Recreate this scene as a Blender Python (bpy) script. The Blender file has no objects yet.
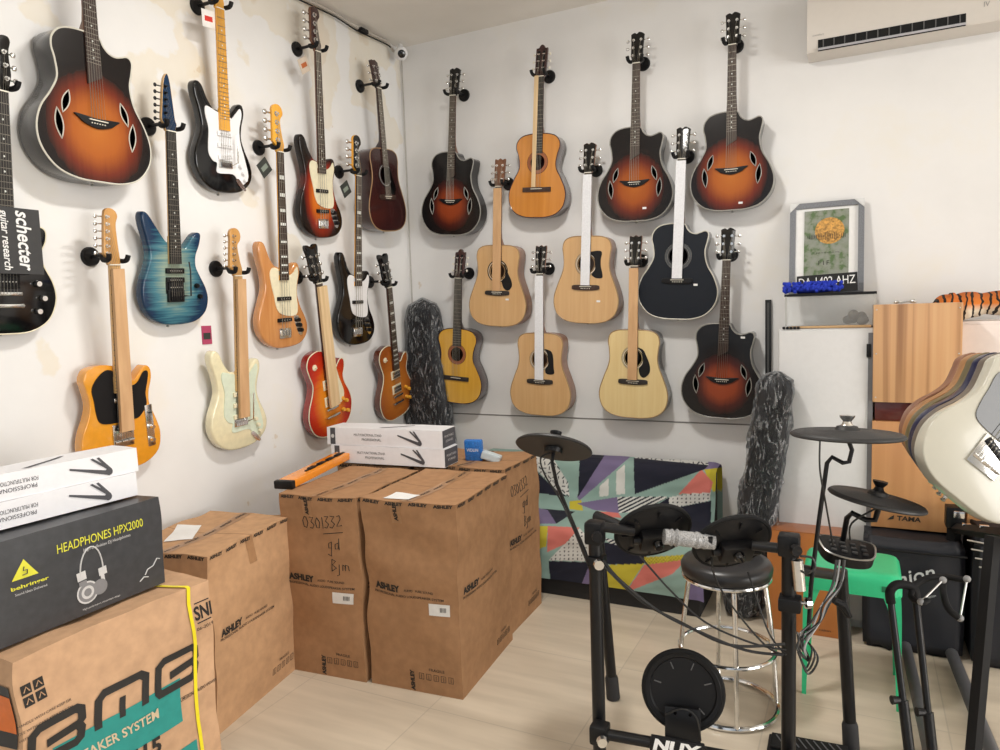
import bpy, bmesh, math, random
from mathutils import Vector, Matrix, noise
from mathutils.geometry import tessellate_polygon
random.seed(7)
PI = math.pi
# ------------------------------------------------------------------ camera
CAM = Vector((2.70, -4.08, 1.55)); F = 720.0
YAW, PITCH, ROLL = math.radians(26.6), math.radians(5.1), math.radians(1.9)
fwd = Vector((-math.sin(YAW)*math.cos(PITCH), math.cos(YAW)*math.cos(PITCH), -math.sin(PITCH)))
rt0 = Vector((math.cos(YAW), math.sin(YAW), 0)); up0 = rt0.cross(fwd)
RT = rt0*math.cos(ROLL) - up0*math.sin(ROLL); UP = rt0*math.sin(ROLL) + up0*math.cos(ROLL)
cd = bpy.data.cameras.new('camera'); cam = bpy.data.objects.new('camera', cd)
bpy.context.scene.collection.objects.link(cam)
cd.sensor_width = 36; cd.lens = F/1000*36; cd.clip_start = .02
cam.matrix_world = Matrix(((RT.x, UP.x, -fwd.x, CAM.x), (RT.y, UP.y, -fwd.y, CAM.y), (RT.z, UP.z, -fwd.z, CAM.z), (0, 0, 0, 1)))
bpy.context.scene.camera = cam
# ------------------------------------------------------------------ world, lights, exposure
sc = bpy.context.scene
sc.view_settings.view_transform = 'Standard'; sc.view_settings.look = 'None'
sc.view_settings.gamma = 1; sc.view_settings.exposure = 0.0; sc.view_settings.use_curve_mapping = False
wd = bpy.data.worlds.new('world'); sc.world = wd; wd.use_nodes = True
wd.node_tree.nodes['Background'].inputs[0].default_value = (.86, .92, 1, 1)
wd.node_tree.nodes['Background'].inputs[1].default_value = .55
def area(name, loc, size, sizey, power, col, rot):
    l = bpy.data.lights.new(name, 'AREA'); l.shape = 'RECTANGLE'; l.size = size; l.size_y = sizey
    l.energy = power; l.color = col
    o = bpy.data.objects.new(name, l); sc.collection.objects.link(o); o.location = loc; o.rotation_euler = rot
    return o
area('ceiling_light', (1.65, -1.85, 3.2), .22, .4, 44, (1, .965, .91), (0, 0, 0))
area('ceiling_light_rear', (2.9, -5.2, 3.18), 1.6, 1.0, 34, (1, .97, .93), (0, 0, 0))
area('shopfront_daylight', (2.2, -7.3, 1.5), 3.8, 2.6, 6, (.92, .96, 1), (math.radians(90), 0, 0))
area('side_daylight', (7.2, -2.9, 1.6), 2.4, 3.0, 190, (1, .98, .95), (0, math.radians(90), 0))

def ray(px, py): return fwd + RT*((px-500)/F) - UP*((py-375)/F)
def P(px, py, d): return CAM + ray(px, py)*d
def onx(px, py, x): r = ray(px, py); return CAM + r*((x-CAM.x)/r.x)
def ony(px, py, y): r = ray(px, py); return CAM + r*((y-CAM.y)/r.y)
def onz(px, py, z): r = ray(px, py); return CAM + r*((z-CAM.z)/r.z)

# ------------------------------------------------------------------ materials
MATS = {}
def nt(name):
    m = bpy.data.materials.new(name); m.use_nodes = True; t = m.node_tree
    return m, t, t.nodes['Principled BSDF']
def setp(b, rough, metal=0, coat=0, spec=.5):
    b.inputs['Roughness'].default_value = rough; b.inputs['Metallic'].default_value = metal
    b.inputs['Coat Weight'].default_value = coat; b.inputs['Coat Roughness'].default_value = .08
    b.inputs['Specular IOR Level'].default_value = spec
def C4(c): return (c[0], c[1], c[2], 1)
def srgb(r, g, b):
    f = lambda v: (v/255/12.92) if v/255 <= .04045 else ((v/255+.055)/1.055)**2.4
    return (f(r), f(g), f(b))
def mapping(t, scale, kind='Object', rot=(0, 0, 0)):
    tc = t.nodes.new('ShaderNodeTexCoord'); mp = t.nodes.new('ShaderNodeMapping')
    t.links.new(tc.outputs[kind], mp.inputs[0]); mp.inputs['Scale'].default_value = scale; mp.inputs['Rotation'].default_value = rot
    return mp
def ramp(t, stops):
    r = t.nodes.new('ShaderNodeValToRGB'); e = r.color_ramp.elements
    e[0].position, e[0].color = stops[0][0], C4(stops[0][1]); e[1].position, e[1].color = stops[-1][0], C4(stops[-1][1])
    for p, c in stops[1:-1]:
        k = e.new(p); k.color = C4(c)
    return r
def bump(t, b, src, strength, dist=.002):
    n = t.nodes.new('ShaderNodeBump'); n.inputs['Strength'].default_value = strength; n.inputs['Distance'].default_value = dist
    t.links.new(src, n.inputs['Height']); t.links.new(n.outputs[0], b.inputs['Normal'])
def plain(name, col, rough=.5, metal=0, coat=0, var=.06, scale=8, spec=.5, bmp=0):
    if name in MATS: return MATS[name]
    m, t, b = nt(name); setp(b, rough, metal, coat, spec)
    mp = mapping(t, (scale,)*3); n = t.nodes.new('ShaderNodeTexNoise'); n.inputs['Detail'].default_value = 4
    t.links.new(mp.outputs[0], n.inputs[0])
    r = ramp(t, [(.3, tuple(max(0, c*(1-var)) for c in col)), (.7, tuple(min(1, c*(1+var)) for c in col))])
    t.links.new(n.outputs[0], r.inputs[0]); t.links.new(r.outputs[0], b.inputs['Base Color'])
    if bmp: bump(t, b, n.outputs[0], bmp)
    MATS[name] = m; return m
def wood(name, c1, c2, rough=.35, coat=.3, scale=(60, 60, 3), c3=None, dist=2):
    if name in MATS: return MATS[name]
    m, t, b = nt(name); setp(b, rough, 0, coat)
    mp = mapping(t, scale); n = t.nodes.new('ShaderNodeTexNoise'); n.inputs['Detail'].default_value = 6; n.inputs['Distortion'].default_value = dist*.2
    n.inputs['Scale'].default_value = 1.0
    t.links.new(mp.outputs[0], n.inputs[0])
    st = [(.3, c1), (.7, c2)] if c3 is None else [(.25, c1), (.5, c2), (.75, c3)]
    r = ramp(t, st); t.links.new(n.outputs[0], r.inputs[0]); t.links.new(r.outputs[0], b.inputs['Base Color'])
    MATS[name] = m; return m
def burst(name, cx, cz, rx, rz, stops, rough=.22, coat=.15, streak=.10, flame=False):
    m, t, b = nt(name); setp(b, rough, 0, coat, .3)
    tc = t.nodes.new('ShaderNodeTexCoord')
    mp = t.nodes.new('ShaderNodeMapping'); t.links.new(tc.outputs['Object'], mp.inputs[0])
    mp.vector_type = 'POINT'
    mp.inputs['Scale'].default_value = (1/rx, 0, 1/rz); mp.inputs['Location'].default_value = (-cx/rx, 0, -cz/rz)
    ln = t.nodes.new('ShaderNodeVectorMath'); ln.operation = 'LENGTH'; t.links.new(mp.outputs[0], ln.inputs[0])
    r = ramp(t, stops); 
    mp2 = mapping(t, (70, 70, 4) if not flame else (6, 6, 120)); n = t.nodes.new('ShaderNodeTexNoise'); n.inputs['Detail'].default_value = 3
    n.inputs['Scale'].default_value = 1; n.inputs['Distortion'].default_value = .6 if flame else 0
    t.links.new(mp2.outputs[0], n.inputs[0])
    ad = t.nodes.new('ShaderNodeMath'); ad.operation = 'MULTIPLY_ADD'; ad.inputs[1].default_value = streak; 
    t.links.new(n.outputs[0], ad.inputs[0]); t.links.new(ln.outputs[1], ad.inputs[2])
    t.links.new(ad.outputs[0], r.inputs[0]); t.links.new(r.outputs[0], b.inputs['Base Color'])
    return m
def attr_mat(name, rough=.8):
    m, t, b = nt(name); setp(b, rough)
    a = t.nodes.new('ShaderNodeAttribute'); a.attribute_name = 'Col'
    t.links.new(a.outputs['Color'], b.inputs['Base Color']); return m
black_gloss = plain('black gloss lacquer', (.003, .003, .0035), .12, 0, .5, spec=.3)
black_plastic = plain('black plastic', (.006, .006, .007), .42, spec=.3)
black_matte = plain('black matte rubber', (.008, .008, .0085), .7, spec=.25)
black_metal = plain('black powder coated steel', (.006, .006, .007), .36, spec=.35)
chrome = plain('chrome', (.75, .75, .74), .15, 1)
steel = plain('brushed nickel', (.55, .55, .53), .35, 1)
ebony = plain('ebony fretboard', (.02, .016, .014), .5)
rosewood = wood('rosewood', (.022, .010, .007), (.055, .026, .017), .5, 0)
maple = wood('maple neck', (.62, .36, .13), (.72, .45, .19), .3, .5)
amber_maple = wood('amber maple neck', (.74, .34, .03), (.84, .42, .045), .25, .6)
mahog = wood('dark mahogany', (.022, .006, .006), (.045, .010, .009), .25, .6)
brown_neck = wood('brown mahogany neck', (.12, .045, .02), (.2, .08, .035), .35, .5)
pearl = plain('pearl inlay', (.7, .72, .68), .25)
fretwire = plain('fret wire', (.26, .24, .2), .4, 1)
cream = plain('cream plastic', (.78, .72, .52), .35)
white_pl = plain('white plastic', (.82, .82, .83), .3, var=.02)
bone = plain('bone', (.8, .76, .65), .4)
white_gloss = plain('white enamel', (.8, .8, .78), .25, 0, .4, var=.02)
mint = plain('mint pickguard', (.66, .74, .6), .35)
foam = plain('white foam sleeve', (.72, .73, .76), .6, var=.06, scale=25, bmp=.3)
kraft = wood('kraft card sleeve', (.50, .29, .14), (.64, .40, .21), .7, 0, (30, 30, 5)); honey = wood('honey maple', (.50, .25, .07), (.60, .32, .10), .3, .5)
kraft_pale = wood('pale card strip', (.6, .42, .22), (.75, .56, .33), .7, 0)
paper = plain('white paper', (.78, .78, .77), .7, var=.03)
ink = plain('black ink', (.02, .018, .016), .7)
stringm = plain('string steel', (.26, .24, .2), .45, 1)

# ------------------------------------------------------------------ mesh helpers
COL = sc.collection
def tag(o, label=None, cat=None, group=None, kind=None):
    if label: o['label'] = label
    if cat: o['category'] = cat
    if group: o['group'] = group
    if kind: o['kind'] = kind
    return o
def thing(name, label, cat, loc=(0, 0, 0), rz=0, group=None, mat=None):
    o = bpy.data.objects.new(name, None); COL.objects.link(o); o.empty_display_size = .05
    if mat is not None: o.matrix_world = mat
    else: o.location = loc; o.rotation_euler = (0, 0, rz)
    return tag(o, label, cat, group)
class MB:
    def __init__(s): s.v = []; s.f = []; s.m = []
    def add(s, vs, fs, mi=0):
        b = len(s.v); s.v += [tuple(v) for v in vs]; s.f += [tuple(b+i for i in f) for f in fs]; s.m += [mi]*len(fs); return s
    def box(s, c, d, R=None, mi=0, bev=0):
        x, y, z = d[0]/2, d[1]/2, d[2]/2
        if bev:
            bm = bmesh.new(); bmesh.ops.create_cube(bm, size=1)
            for v in bm.verts: v.co = Vector((v.co.x*d[0], v.co.y*d[1], v.co.z*d[2]))
            bmesh.ops.bevel(bm, geom=bm.edges[:], offset=bev, segments=2, affect='EDGES', profile=.6)
            vs = [v.co.copy() for v in bm.verts]; fs = [[v.index for v in f.verts] for f in bm.faces]; bm.free()
        else:
            vs = [Vector((a*x, b*y, e*z)) for a in (-1, 1) for b in (-1, 1) for e in (-1, 1)]
            fs = [(0, 1, 3, 2), (4, 6, 7, 5), (0, 4, 5, 1), (2, 3, 7, 6), (0, 2, 6, 4), (1, 5, 7, 3)]
        c = Vector(c)
        return s.add([(R @ v if R else v)+c for v in vs], fs, mi)
    def rings(s, rs, closed=True, cap=(True, True), mi=0, capmi=None):
        n = len(rs[0]); vs = [p for r in rs for p in r]; fs = []
        for i in range(len(rs)-1):
            for j in range(n if closed else n-1):
                k = (j+1) % n; fs.append((i*n+j, i*n+k, (i+1)*n+k, (i+1)*n+j))
        s.add(vs, fs, mi); cm = mi if capmi is None else capmi
        if cap[0]: s.add(rs[0], [tuple(reversed(range(n)))], cm)
        if cap[1]: s.add(rs[-1], [tuple(range(n))], mi)
        return s
    def tube(s, pts, r, n=8, closed=False, mi=0, cap=True):
        pts = [Vector(p) for p in pts]; N = len(pts); rr = r if isinstance(r, (list, tuple)) else [r]*N
        rs = []; prev = None
        for i, p in enumerate(pts):
            if closed: d = pts[(i+1) % N]-pts[i-1]
            else: d = pts[min(i+1, N-1)]-pts[max(i-1, 0)]
            if d.length < 1e-9: d = Vector((0, 0, 1))
            d.normalize()
            if prev is None:
                a = Vector((0, 0, 1)) if abs(d.z) < .9 else Vector((1, 0, 0)); u = d.cross(a).normalized()
            else:
                u = prev - d*prev.dot(d); u.normalize()
            prev = u; w = d.cross(u)
            rs.append([p+(u*math.cos(t*2*PI/n)+w*math.sin(t*2*PI/n))*rr[i] for t in range(n)])
        if closed: rs.append(rs[0]); cap = False
        return s.rings(rs, cap=(cap, cap), mi=mi)
    def cyl(s, a, b, r, r2=None, n=16, mi=0): return s.tube([a, b], [r, r if r2 is None else r2], n, mi=mi)
    def lathe(s, prof, c=(0, 0, 0), ax=(0, 0, 1), n=24, mi=0):
        ax = Vector(ax).normalized(); q = Vector((0, 0, 1)).rotation_difference(ax); c = Vector(c)
        rs = [[c+q @ Vector((r*math.cos(t*2*PI/n), r*math.sin(t*2*PI/n), z)) for t in range(n)] for r, z in prof]
        return s.rings(rs, mi=mi)
    def ell(s, c, r, R=None, n=12, mi=0):
        c = Vector(c); rs = []
        for i in range(1, n):
            a = -PI/2+PI*i/n
            ring = [Vector((r[0]*math.cos(a)*math.cos(t*2*PI/(2*n)), r[1]*math.cos(a)*math.sin(t*2*PI/(2*n)), r[2]*math.sin(a))) for t in range(2*n)]
            rs.append([(R @ v if R else v)+c for v in ring])
        return s.rings(rs, mi=mi)
    def caps(s, ring, mi):
        s.add(ring, [tuple(t) for t in tessellate_polygon([ring])], mi)
    def prism(s, out, y0, y1, bev=0, mi=0, sidemi=None, shear=None):
        """outline in x,z ; front y0 (towards viewer, smaller) to back y1"""
        nrm = normals(out)
        def ring(ins, y): return [Vector((p[0]-q[0]*ins, y+(shear(p[1]) if shear else 0), p[1]-q[1]*ins)) for p, q in zip(out, nrm)]
        sm = mi if sidemi is None else sidemi
        if bev: rs = [ring(bev, y0), ring(bev*.45, y0+bev*.12), ring(bev*.12, y0+bev*.45), ring(0, y0+bev), ring(0, y1-bev), ring(bev*.12, y1-bev*.45), ring(bev*.45, y1-bev*.12), ring(bev, y1)]
        else: rs = [ring(0, y0), ring(0, y1)]
        s.rings(rs, mi=sm, cap=(False, False)); s.caps(rs[0], mi); s.caps(rs[-1], sm)
        return s
    def build(s, name, mats, parent=None, smooth=True, ang=35, mw=None):
        me = bpy.data.meshes.new(name); me.from_pydata(s.v, [], s.f)
        if not isinstance(mats, (list, tuple)): mats = [mats]
        for m in mats: me.materials.append(m)
        me.polygons.foreach_set('material_index', s.m)
        bm = bmesh.new(); bm.from_mesh(me); bmesh.ops.remove_doubles(bm, verts=bm.verts, dist=1e-6)
        bmesh.ops.recalc_face_normals(bm, faces=bm.faces); bm.to_mesh(me); bm.free()
        if smooth:
            me.polygons.foreach_set('use_smooth', [True]*len(me.polygons)); me.set_sharp_from_angle(angle=math.radians(ang))
        me.update(); o = bpy.data.objects.new(name, me); COL.objects.link(o)
        if parent: o.parent = parent
        elif mw is not None: o.matrix_world = mw
        return o
def normals(out):
    n = len(out); A = sum(out[i][0]*out[(i+1) % n][1]-out[(i+1) % n][0]*out[i][1] for i in range(n)); sg = 1 if A > 0 else -1
    r = []
    for i in range(n):
        a, b = out[i-1], out[(i+1) % n]; dx, dz = b[0]-a[0], b[1]-a[1]; l = math.hypot(dx, dz) or 1
        r.append((sg*dz/l, -sg*dx/l))
    return r
def spline(pts, k=6, closed=True):
    n = len(pts); out = []
    rng = range(n) if closed else range(n-1)
    for i in rng:
        g = (lambda j: pts[j % n]) if closed else (lambda j: pts[min(max(j, 0), n-1)])
        p0, p1, p2, p3 = g(i-1), g(i), g(i+1), g(i+2)
        if all(abs(a-b) < 1e-9 for a, b in zip(p1, p2)): continue
        for j in range(k):
            t = j/k
            out.append(tuple(.5*((2*b)+(-a+c)*t+(2*a-5*b+4*c-d)*t*t+(-a+3*b-3*c+d)*t**3) for a, b, c, d in zip(p0, p1, p2, p3)))
    if not closed: out.append(tuple(pts[-1]))
    return out
def curve(pts, k=8): return [Vector(p) for p in spline([tuple(p) for p in pts], k, False)]
def sym(half): return half + [(-x, z) for x, z in reversed(half) if abs(x) > 1e-6]
def circle(cx, cz, r, n=28): return [(cx+r*math.cos(t*2*PI/n), cz+r*math.sin(t*2*PI/n)) for t in range(n)]
def leaf(cx, cz, L, W, a, n=10):
    pts = []
    for s in (1, -1):
        for i in range(n):
            t = i/n; z = -L/2+L*t; x = W*math.sin(PI*t)
            if s < 0: z = -z; x = -x
            pts.append((cx+x*math.cos(a)-z*math.sin(a), cz+x*math.sin(a)+z*math.cos(a)))
    return pts
def text(body, o, u, v, w, h, mat, parent, name='printed_text', off=.0015, shear=0, flip=False, keep=False, bold=0):
    """text fitted into w x h, centre o, along unit u and v; keep=True keeps the aspect (fits width)"""
    cu = bpy.data.curves.new('t', 'FONT'); cu.body = body; cu.resolution_u = 3; cu.offset = bold
    ob = bpy.data.objects.new('t', cu); me = bpy.data.meshes.new_from_object(ob); bpy.data.objects.remove(ob); bpy.data.curves.remove(cu)
    xs = [p.co.x for p in me.vertices]; ys = [p.co.y for p in me.vertices]
    if not xs: return None
    x0, x1, y0, y1 = min(xs), max(xs), min(ys), max(ys); sx = w/(x1-x0); sy = sx if keep else h/(y1-y0)
    o, u, v = Vector(o), Vector(u).normalized(), Vector(v).normalized(); n = u.cross(v)
    if flip: u, v = -u, -v
    for p in me.vertices:
        a = (p.co.x-(x0+x1)/2)*sx; b = (p.co.y-(y0+y1)/2)*sy; p.co = o+u*(a+b*shear)+v*b+n*off
    me.materials.clear(); me.materials.append(mat); me.name = name
    t = bpy.data.objects.new(name, me); COL.objects.link(t)
    if parent: t.parent = parent
    return t
def decal(pts, mat, parent, name, o, u, v, off=.001, thick=.0006):
    """flat polygon given in 2-D on a face"""
    o, u, v = Vector(o), Vector(u), Vector(v); n = u.cross(v).normalized()
    mb = MB(); mb.rings([[o+u*a+v*b+n*off for a, b in pts], [o+u*a+v*b+n*(off-thick) for a, b in pts]])
    return mb.build(name, mat, parent, smooth=False)
def stroke(lines, r, mat, parent, name, o, u, v, off=.001):
    o, u, v = Vector(o), Vector(u), Vector(v); n = u.cross(v).normalized(); mb = MB()
    for l in lines: mb.tube([o+u*a+v*b+n*off for a, b in l], r, 5)
    return mb.build(name, mat, parent)

# ================================================================== ROOM
def wall_mat(peel=False):
    m, t, b = nt('painted plaster'); setp(b, .55, spec=.3)
    mp = mapping(t, (1, 1, 1)); n = t.nodes.new('ShaderNodeTexNoise'); n.inputs['Scale'].default_value = 1.6; n.inputs['Detail'].default_value = 8; n.inputs['Roughness'].default_value = .6
    t.links.new(mp.outputs[0], n.inputs[0])
    r = ramp(t, [(.35, (.75, .745, .735)), (.55, (.79, .785, .775)), (.66, (.79, .77, .72)), (.76, (.74, .69, .60))])
    t.links.new(n.outputs[0], r.inputs[0])
    n2 = t.nodes.new('ShaderNodeTexNoise'); n2.inputs['Scale'].default_value = 5; n2.inputs['Detail'].default_value = 10; t.links.new(mp.outputs[0], n2.inputs[0])
    r2 = ramp(t, [(.0, (1, 1, 1)), (.715, (1, 1, 1)), (.73, (.88, .80, .70)), (.76, (.92, .86, .78))])
    t.links.new(n2.outputs[0], r2.inputs[0])
    mx = t.nodes.new('ShaderNodeMix'); mx.data_type = 'RGBA'; mx.blend_type = 'MULTIPLY'; mx.inputs[0].default_value = 1
    t.links.new(r.outputs[0], mx.inputs[6]); t.links.new(r2.outputs[0], mx.inputs[7]); last = mx.outputs[2]
    if peel:
        sx = t.nodes.new('ShaderNodeSeparateXYZ'); t.links.new(mp.outputs[0], sx.inputs[0])
        mr = t.nodes.new('ShaderNodeMapRange'); mr.inputs[1].default_value = 1.9; mr.inputs[2].default_value = 3.2; t.links.new(sx.outputs[2], mr.inputs[0])
        n3 = t.nodes.new('ShaderNodeTexNoise'); n3.inputs['Scale'].default_value = 2.2; n3.inputs['Detail'].default_value = 7; n3.inputs['Roughness'].default_value = .45; t.links.new(mp.outputs[0], n3.inputs[0])
        ad = t.nodes.new('ShaderNodeMath'); ad.operation = 'MULTIPLY_ADD'; ad.inputs[1].default_value = .20; t.links.new(mr.outputs[0], ad.inputs[0]); t.links.new(n3.outputs[0], ad.inputs[2])
        r3 = ramp(t, [(.0, (1, 1, 1)), (.645, (1, 1, 1)), (.66, (.97, .92, .82)), (.73, (.98, .94, .86)), (.75, (.92, .84, .72)), (1, (.86, .76, .62))]); t.links.new(ad.outputs[0], r3.inputs[0])
        m3 = t.nodes.new('ShaderNodeMix'); m3.data_type = 'RGBA'; m3.blend_type = 'MULTIPLY'; m3.inputs[0].default_value = 1; t.links.new(last, m3.inputs[6]); t.links.new(r3.outputs[0], m3.inputs[7]); last = m3.outputs[2]
    t.links.new(last, b.inputs['Base Color'])
    bump(t, b, n2.outputs[0], .25, .004); return m
def ceil_mat():
    m, t, b = nt('stained ceiling paint'); setp(b, .8, spec=.2)
    mp = mapping(t, (1, 1, 1)); n = t.nodes.new('ShaderNodeTexNoise'); n.inputs['Scale'].default_value = 1.3; n.inputs['Detail'].default_value = 9
    t.links.new(mp.outputs[0], n.inputs[0])
    r = ramp(t, [(.3, (.74, .71, .66)), (.55, (.82, .79, .74)), (.64, (.74, .69, .61)), (.75, (.60, .50, .40))]); t.links.new(n.outputs[0], r.inputs[0]); t.links.new(r.outputs[0], b.inputs['Base Color'])
    bump(t, b, n.outputs[0], .3, .01); return m
def floor_mat():
    m, t, b = nt('beige floor tiles'); setp(b, .28, spec=.5)
    mp = mapping(t, (1, 1, 1))
    br = t.nodes.new('ShaderNodeTexBrick'); br.offset = 0; br.inputs['Scale'].default_value = 1; br.inputs['Brick Width'].default_value = .6; br.inputs['Row Height'].default_value = .6
    br.inputs['Mortar Size'].default_value = .0025; br.inputs['Color1'].default_value = (.55, .475, .375, 1); br.inputs['Color2'].default_value = (.59, .515, .41, 1); br.inputs['Mortar'].default_value = (.47, .41, .33, 1)
    t.links.new(mp.outputs[0], br.inputs[0])
    mp2 = mapping(t, (1.2, 9, 1)); n = t.nodes.new('ShaderNodeTexNoise'); n.inputs['Scale'].default_value = 1.2; n.inputs['Detail'].default_value = 5; t.links.new(mp2.outputs[0], n.inputs[0])
    r = ramp(t, [(.35, (.88, .87, .86)), (.65, (1.08, 1.08, 1.08))]); t.links.new(n.outputs[0], r.inputs[0])
    mx = t.nodes.new('ShaderNodeMix'); mx.data_type = 'RGBA'; mx.blend_type = 'MULTIPLY'; mx.inputs[0].default_value = 1
    t.links.new(br.outputs[0], mx.inputs[6]); t.links.new(r.outputs[0], mx.inputs[7]); t.links.new(mx.outputs[2], b.inputs['Base Color']); return m
WM = wall_mat(); H = 3.27; X1 = 7.5; Y1 = -7.6
def struct(name, mb, m): return tag(mb.build(name, m, smooth=False), kind='structure')
struct('wall_left', MB().box((-.06, Y1/2, H/2), (.12, -Y1+.24, H)), wall_mat(True))
struct('wall_back', MB().box((X1/2, .06, H/2), (X1, .12, H)), WM)
struct('wall_right', MB().box((X1+.06, Y1/2, H/2), (.12, -Y1+.24, H)), WM)
struct('ceiling', MB().box((X1/2, Y1/2, H+.05), (X1+.24, -Y1+.24, .1)), ceil_mat())
struct('floor', MB().box((X1/2, Y1/2, -.05), (X1+.24, -Y1+.24, .1)), floor_mat())
seam = plain('dark seam', (.22, .21, .20), .8)
struct('trim_1', MB().box((X1/2, -.0015, .885), (X1, .003, .007)), seam)
struct('trim_2', MB().box((.02, -.003, H/2), (.006, .006, H)), plain('corner strip grey', (.5, .48, .45), .8))  # thin grey strip up the full height of the corner

# ================================================================== GUITARS
DREAD = sym([(0, 0), (.07, .002), (.135, .018), (.18, .055), (.199, .11), (.196, .165), (.172, .235), (.148, .295), (.139, .345), (.143, .40), (.148, .44), (.136, .48), (.10, .50), (.05, .505), (0, .505)])
CLASS = sym([(0, 0), (.07, .003), (.13, .022), (.17, .06), (.186, .115), (.18, .17), (.15, .235), (.125, .28), (.119, .32), (.128, .37), (.141, .41), (.137, .445), (.11, .475), (.06, .489), (0, .492)])
CUTA = [(x*1.05, z*1.045) for x, z in [(0, 0), (-.08, .003), (-.15, .028), (-.197, .085), (-.209, .15), (-.192, .215), (-.155, .272), (-.130, .325), (-.133, .38), (-.142, .42), (-.136, .455), (-.108, .485), (-.06, .498), (.01, .499), (.03, .492), (.042, .47), (.06, .452), (.085, .445), (.11, .451), (.130, .458), (.145, .453), (.151, .435), (.145, .40), (.136, .35), (.150, .285), (.187, .218), (.208, .15), (.197, .085), (.15, .028), (.08, .003)]]
STRAT = [(0, 0), (-.07, .01), (-.125, .045), (-.157, .105), (-.156, .17), (-.13, .235), (-.118, .28), (-.128, .34), (-.148, .40), (-.15, .44), (-.132, .458), (-.106, .445), (-.08, .395), (-.052, .36), (-.03, .355), (.03, .345), (.048, .342), (.072, .37), (.1, .398), (.122, .392), (.128, .355), (.113, .30), (.108, .25), (.125, .20), (.152, .15), (.166, .10), (.15, .05), (.09, .01)]
SUPER = [(x+.008, z) for x, z in [(0, 0), (-.07, .008), (-.125, .04), (-.156, .1), (-.155, .17), (-.130, .235), (-.117, .28), (-.127, .34), (-.143, .395), (-.148, .43), (-.138, .450), (-.117, .442), (-.085, .40), (-.052, .355), (-.03, .335), (.03, .315), (.05, .315), (.075, .345), (.100, .372), (.122, .382), (.134, .370), (.126, .33), (.107, .285), (.106, .24), (.126, .20), (.154, .15), (.165, .10), (.147, .045), (.09, .008)]]
JAZZ = [(.01, 0), (-.07, .010), (-.13, .045), (-.166, .105), (-.166, .17), (-.14, .24), (-.120, .30), (-.127, .37), (-.148, .44), (-.155, .49), (-.14, .518), (-.112, .507), (-.082, .445), (-.052, .408), (-.032, .40), (.032, .38), (.05, .377), (.07, .395), (.092, .42), (.115, .412), (.123, .37), (.108, .31), (.105, .26), (.125, .20), (.155, .15), (.172, .10), (.16, .05), (.11, .012)]
TELE = [(0, 0), (-.08, .005), (-.135, .038), (-.16, .10), (-.154, .16), (-.13, .22), (-.12, .27), (-.13, .325), (-.137, .36), (-.118, .395), (-.07, .407), (-.032, .402), (.03, .385), (.034, .355), (.045, .338), (.062, .338), (.085, .365), (.11, .385), (.13, .372), (.134, .335), (.12, .28), (.122, .23), (.147, .17), (.163, .11), (.15, .045), (.09, .006)]
LPO = [(0, 0), (-.08, .007), (-.14, .045), (-.166, .11), (-.158, .17), (-.125, .235), (-.113, .285), (-.13, .34), (-.139, .385), (-.118, .425), (-.07, .441), (-.03, .437), (.03, .41), (.036, .36), (.05, .328), (.068, .325), (.09, .348), (.115, .363), (.135, .35), (.134, .315), (.118, .275), (.125, .235), (.158, .17), (.166, .11), (.14, .045), (.08, .007)]
def frame(H3, B3, nrm, L):
    """matrix whose local z runs bottom->head, local -y faces out of the wall"""
    z = (H3-B3); s = z.length/L; z.normalize(); y = -(nrm - z*nrm.dot(z)).normalized(); x = y.cross(z)
    M = Matrix(((x.x, y.x, z.x, B3.x), (x.y, y.y, z.y, B3.y), (x.z, y.z, z.z, B3.z), (0, 0, 0, 1)))
    return M @ Matrix.Scale(s, 4), s
def frets(p, znut, scale, zend, w0, w1, yf, mat, nf, inlay='dot', th=.006, slant=0):
    mb = MB(); zb = zend
    o = [(-w0/2, znut), (w0/2, znut), (w1/2, zb), (-w1/2, zb-slant)]
    mb.rings([[Vector((a, yf, b)) for a, b in o], [Vector((a, yf+th, b)) for a, b in o]], mi=0)
    def z(i): return znut-scale*(1-2**(-i/12))
    def w(zz): t = (znut-zz)/(znut-zend); return w0+(w1-w0)*t
    for i in range(1, nf+1):
        zi = z(i)
        if zi < zend+.002: break
        mb.box((0, yf-.0003, zi), (w(zi), .0022, .0021), mi=1)
    for i in (3, 5, 7, 9, 12, 15, 17, 19, 21):
        if i > nf: break
        zc = (z(i)+z(i-1))/2
        if zc < zend+.005: break
        if inlay == 'dot': mb.prism(circle(0, zc, .0034, 10), yf-.0005, yf+.001, mi=2)
        elif inlay == 'block': mb.box((0, yf-.0003, zc), (w(zc)*.7, .0012, (z(i-1)-z(i))*.42), mi=2)
    f = mb.build('fretboard', [mat, fretwire, pearl], p, smooth=False)
    MB().box((0, yf+.0005, znut+.002), (w0, .008, .004)).build('nut', bone, p, smooth=False)
    return f, w
def neckmesh(p, znut, zend, w0, w1, y0, mat, t0=.016, t1=.02, heel=None, n=10):
    rs = []
    secs = [(znut+.005, w0, t0), ((znut+zend)/2, (w0+w1)/2, (t0+t1)/2), (zend, w1, t1)]
    if heel: secs = [(znut+.005, w0, t0), (heel+.09, (w0+w1)/2, t1), (heel+.045, w1*.95, t1*1.3), (heel+.012, w1, .06), (heel, w1, .085)]
    for z, w, t in secs:
        rs.append([Vector((w/2*math.cos(a), y0+t*math.sin(a)**.8 if math.sin(a) > 0 else y0, z)) for a in [PI*i/n for i in range(n+1)]])
    MB().rings(rs).build('neck', mat, p)
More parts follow.
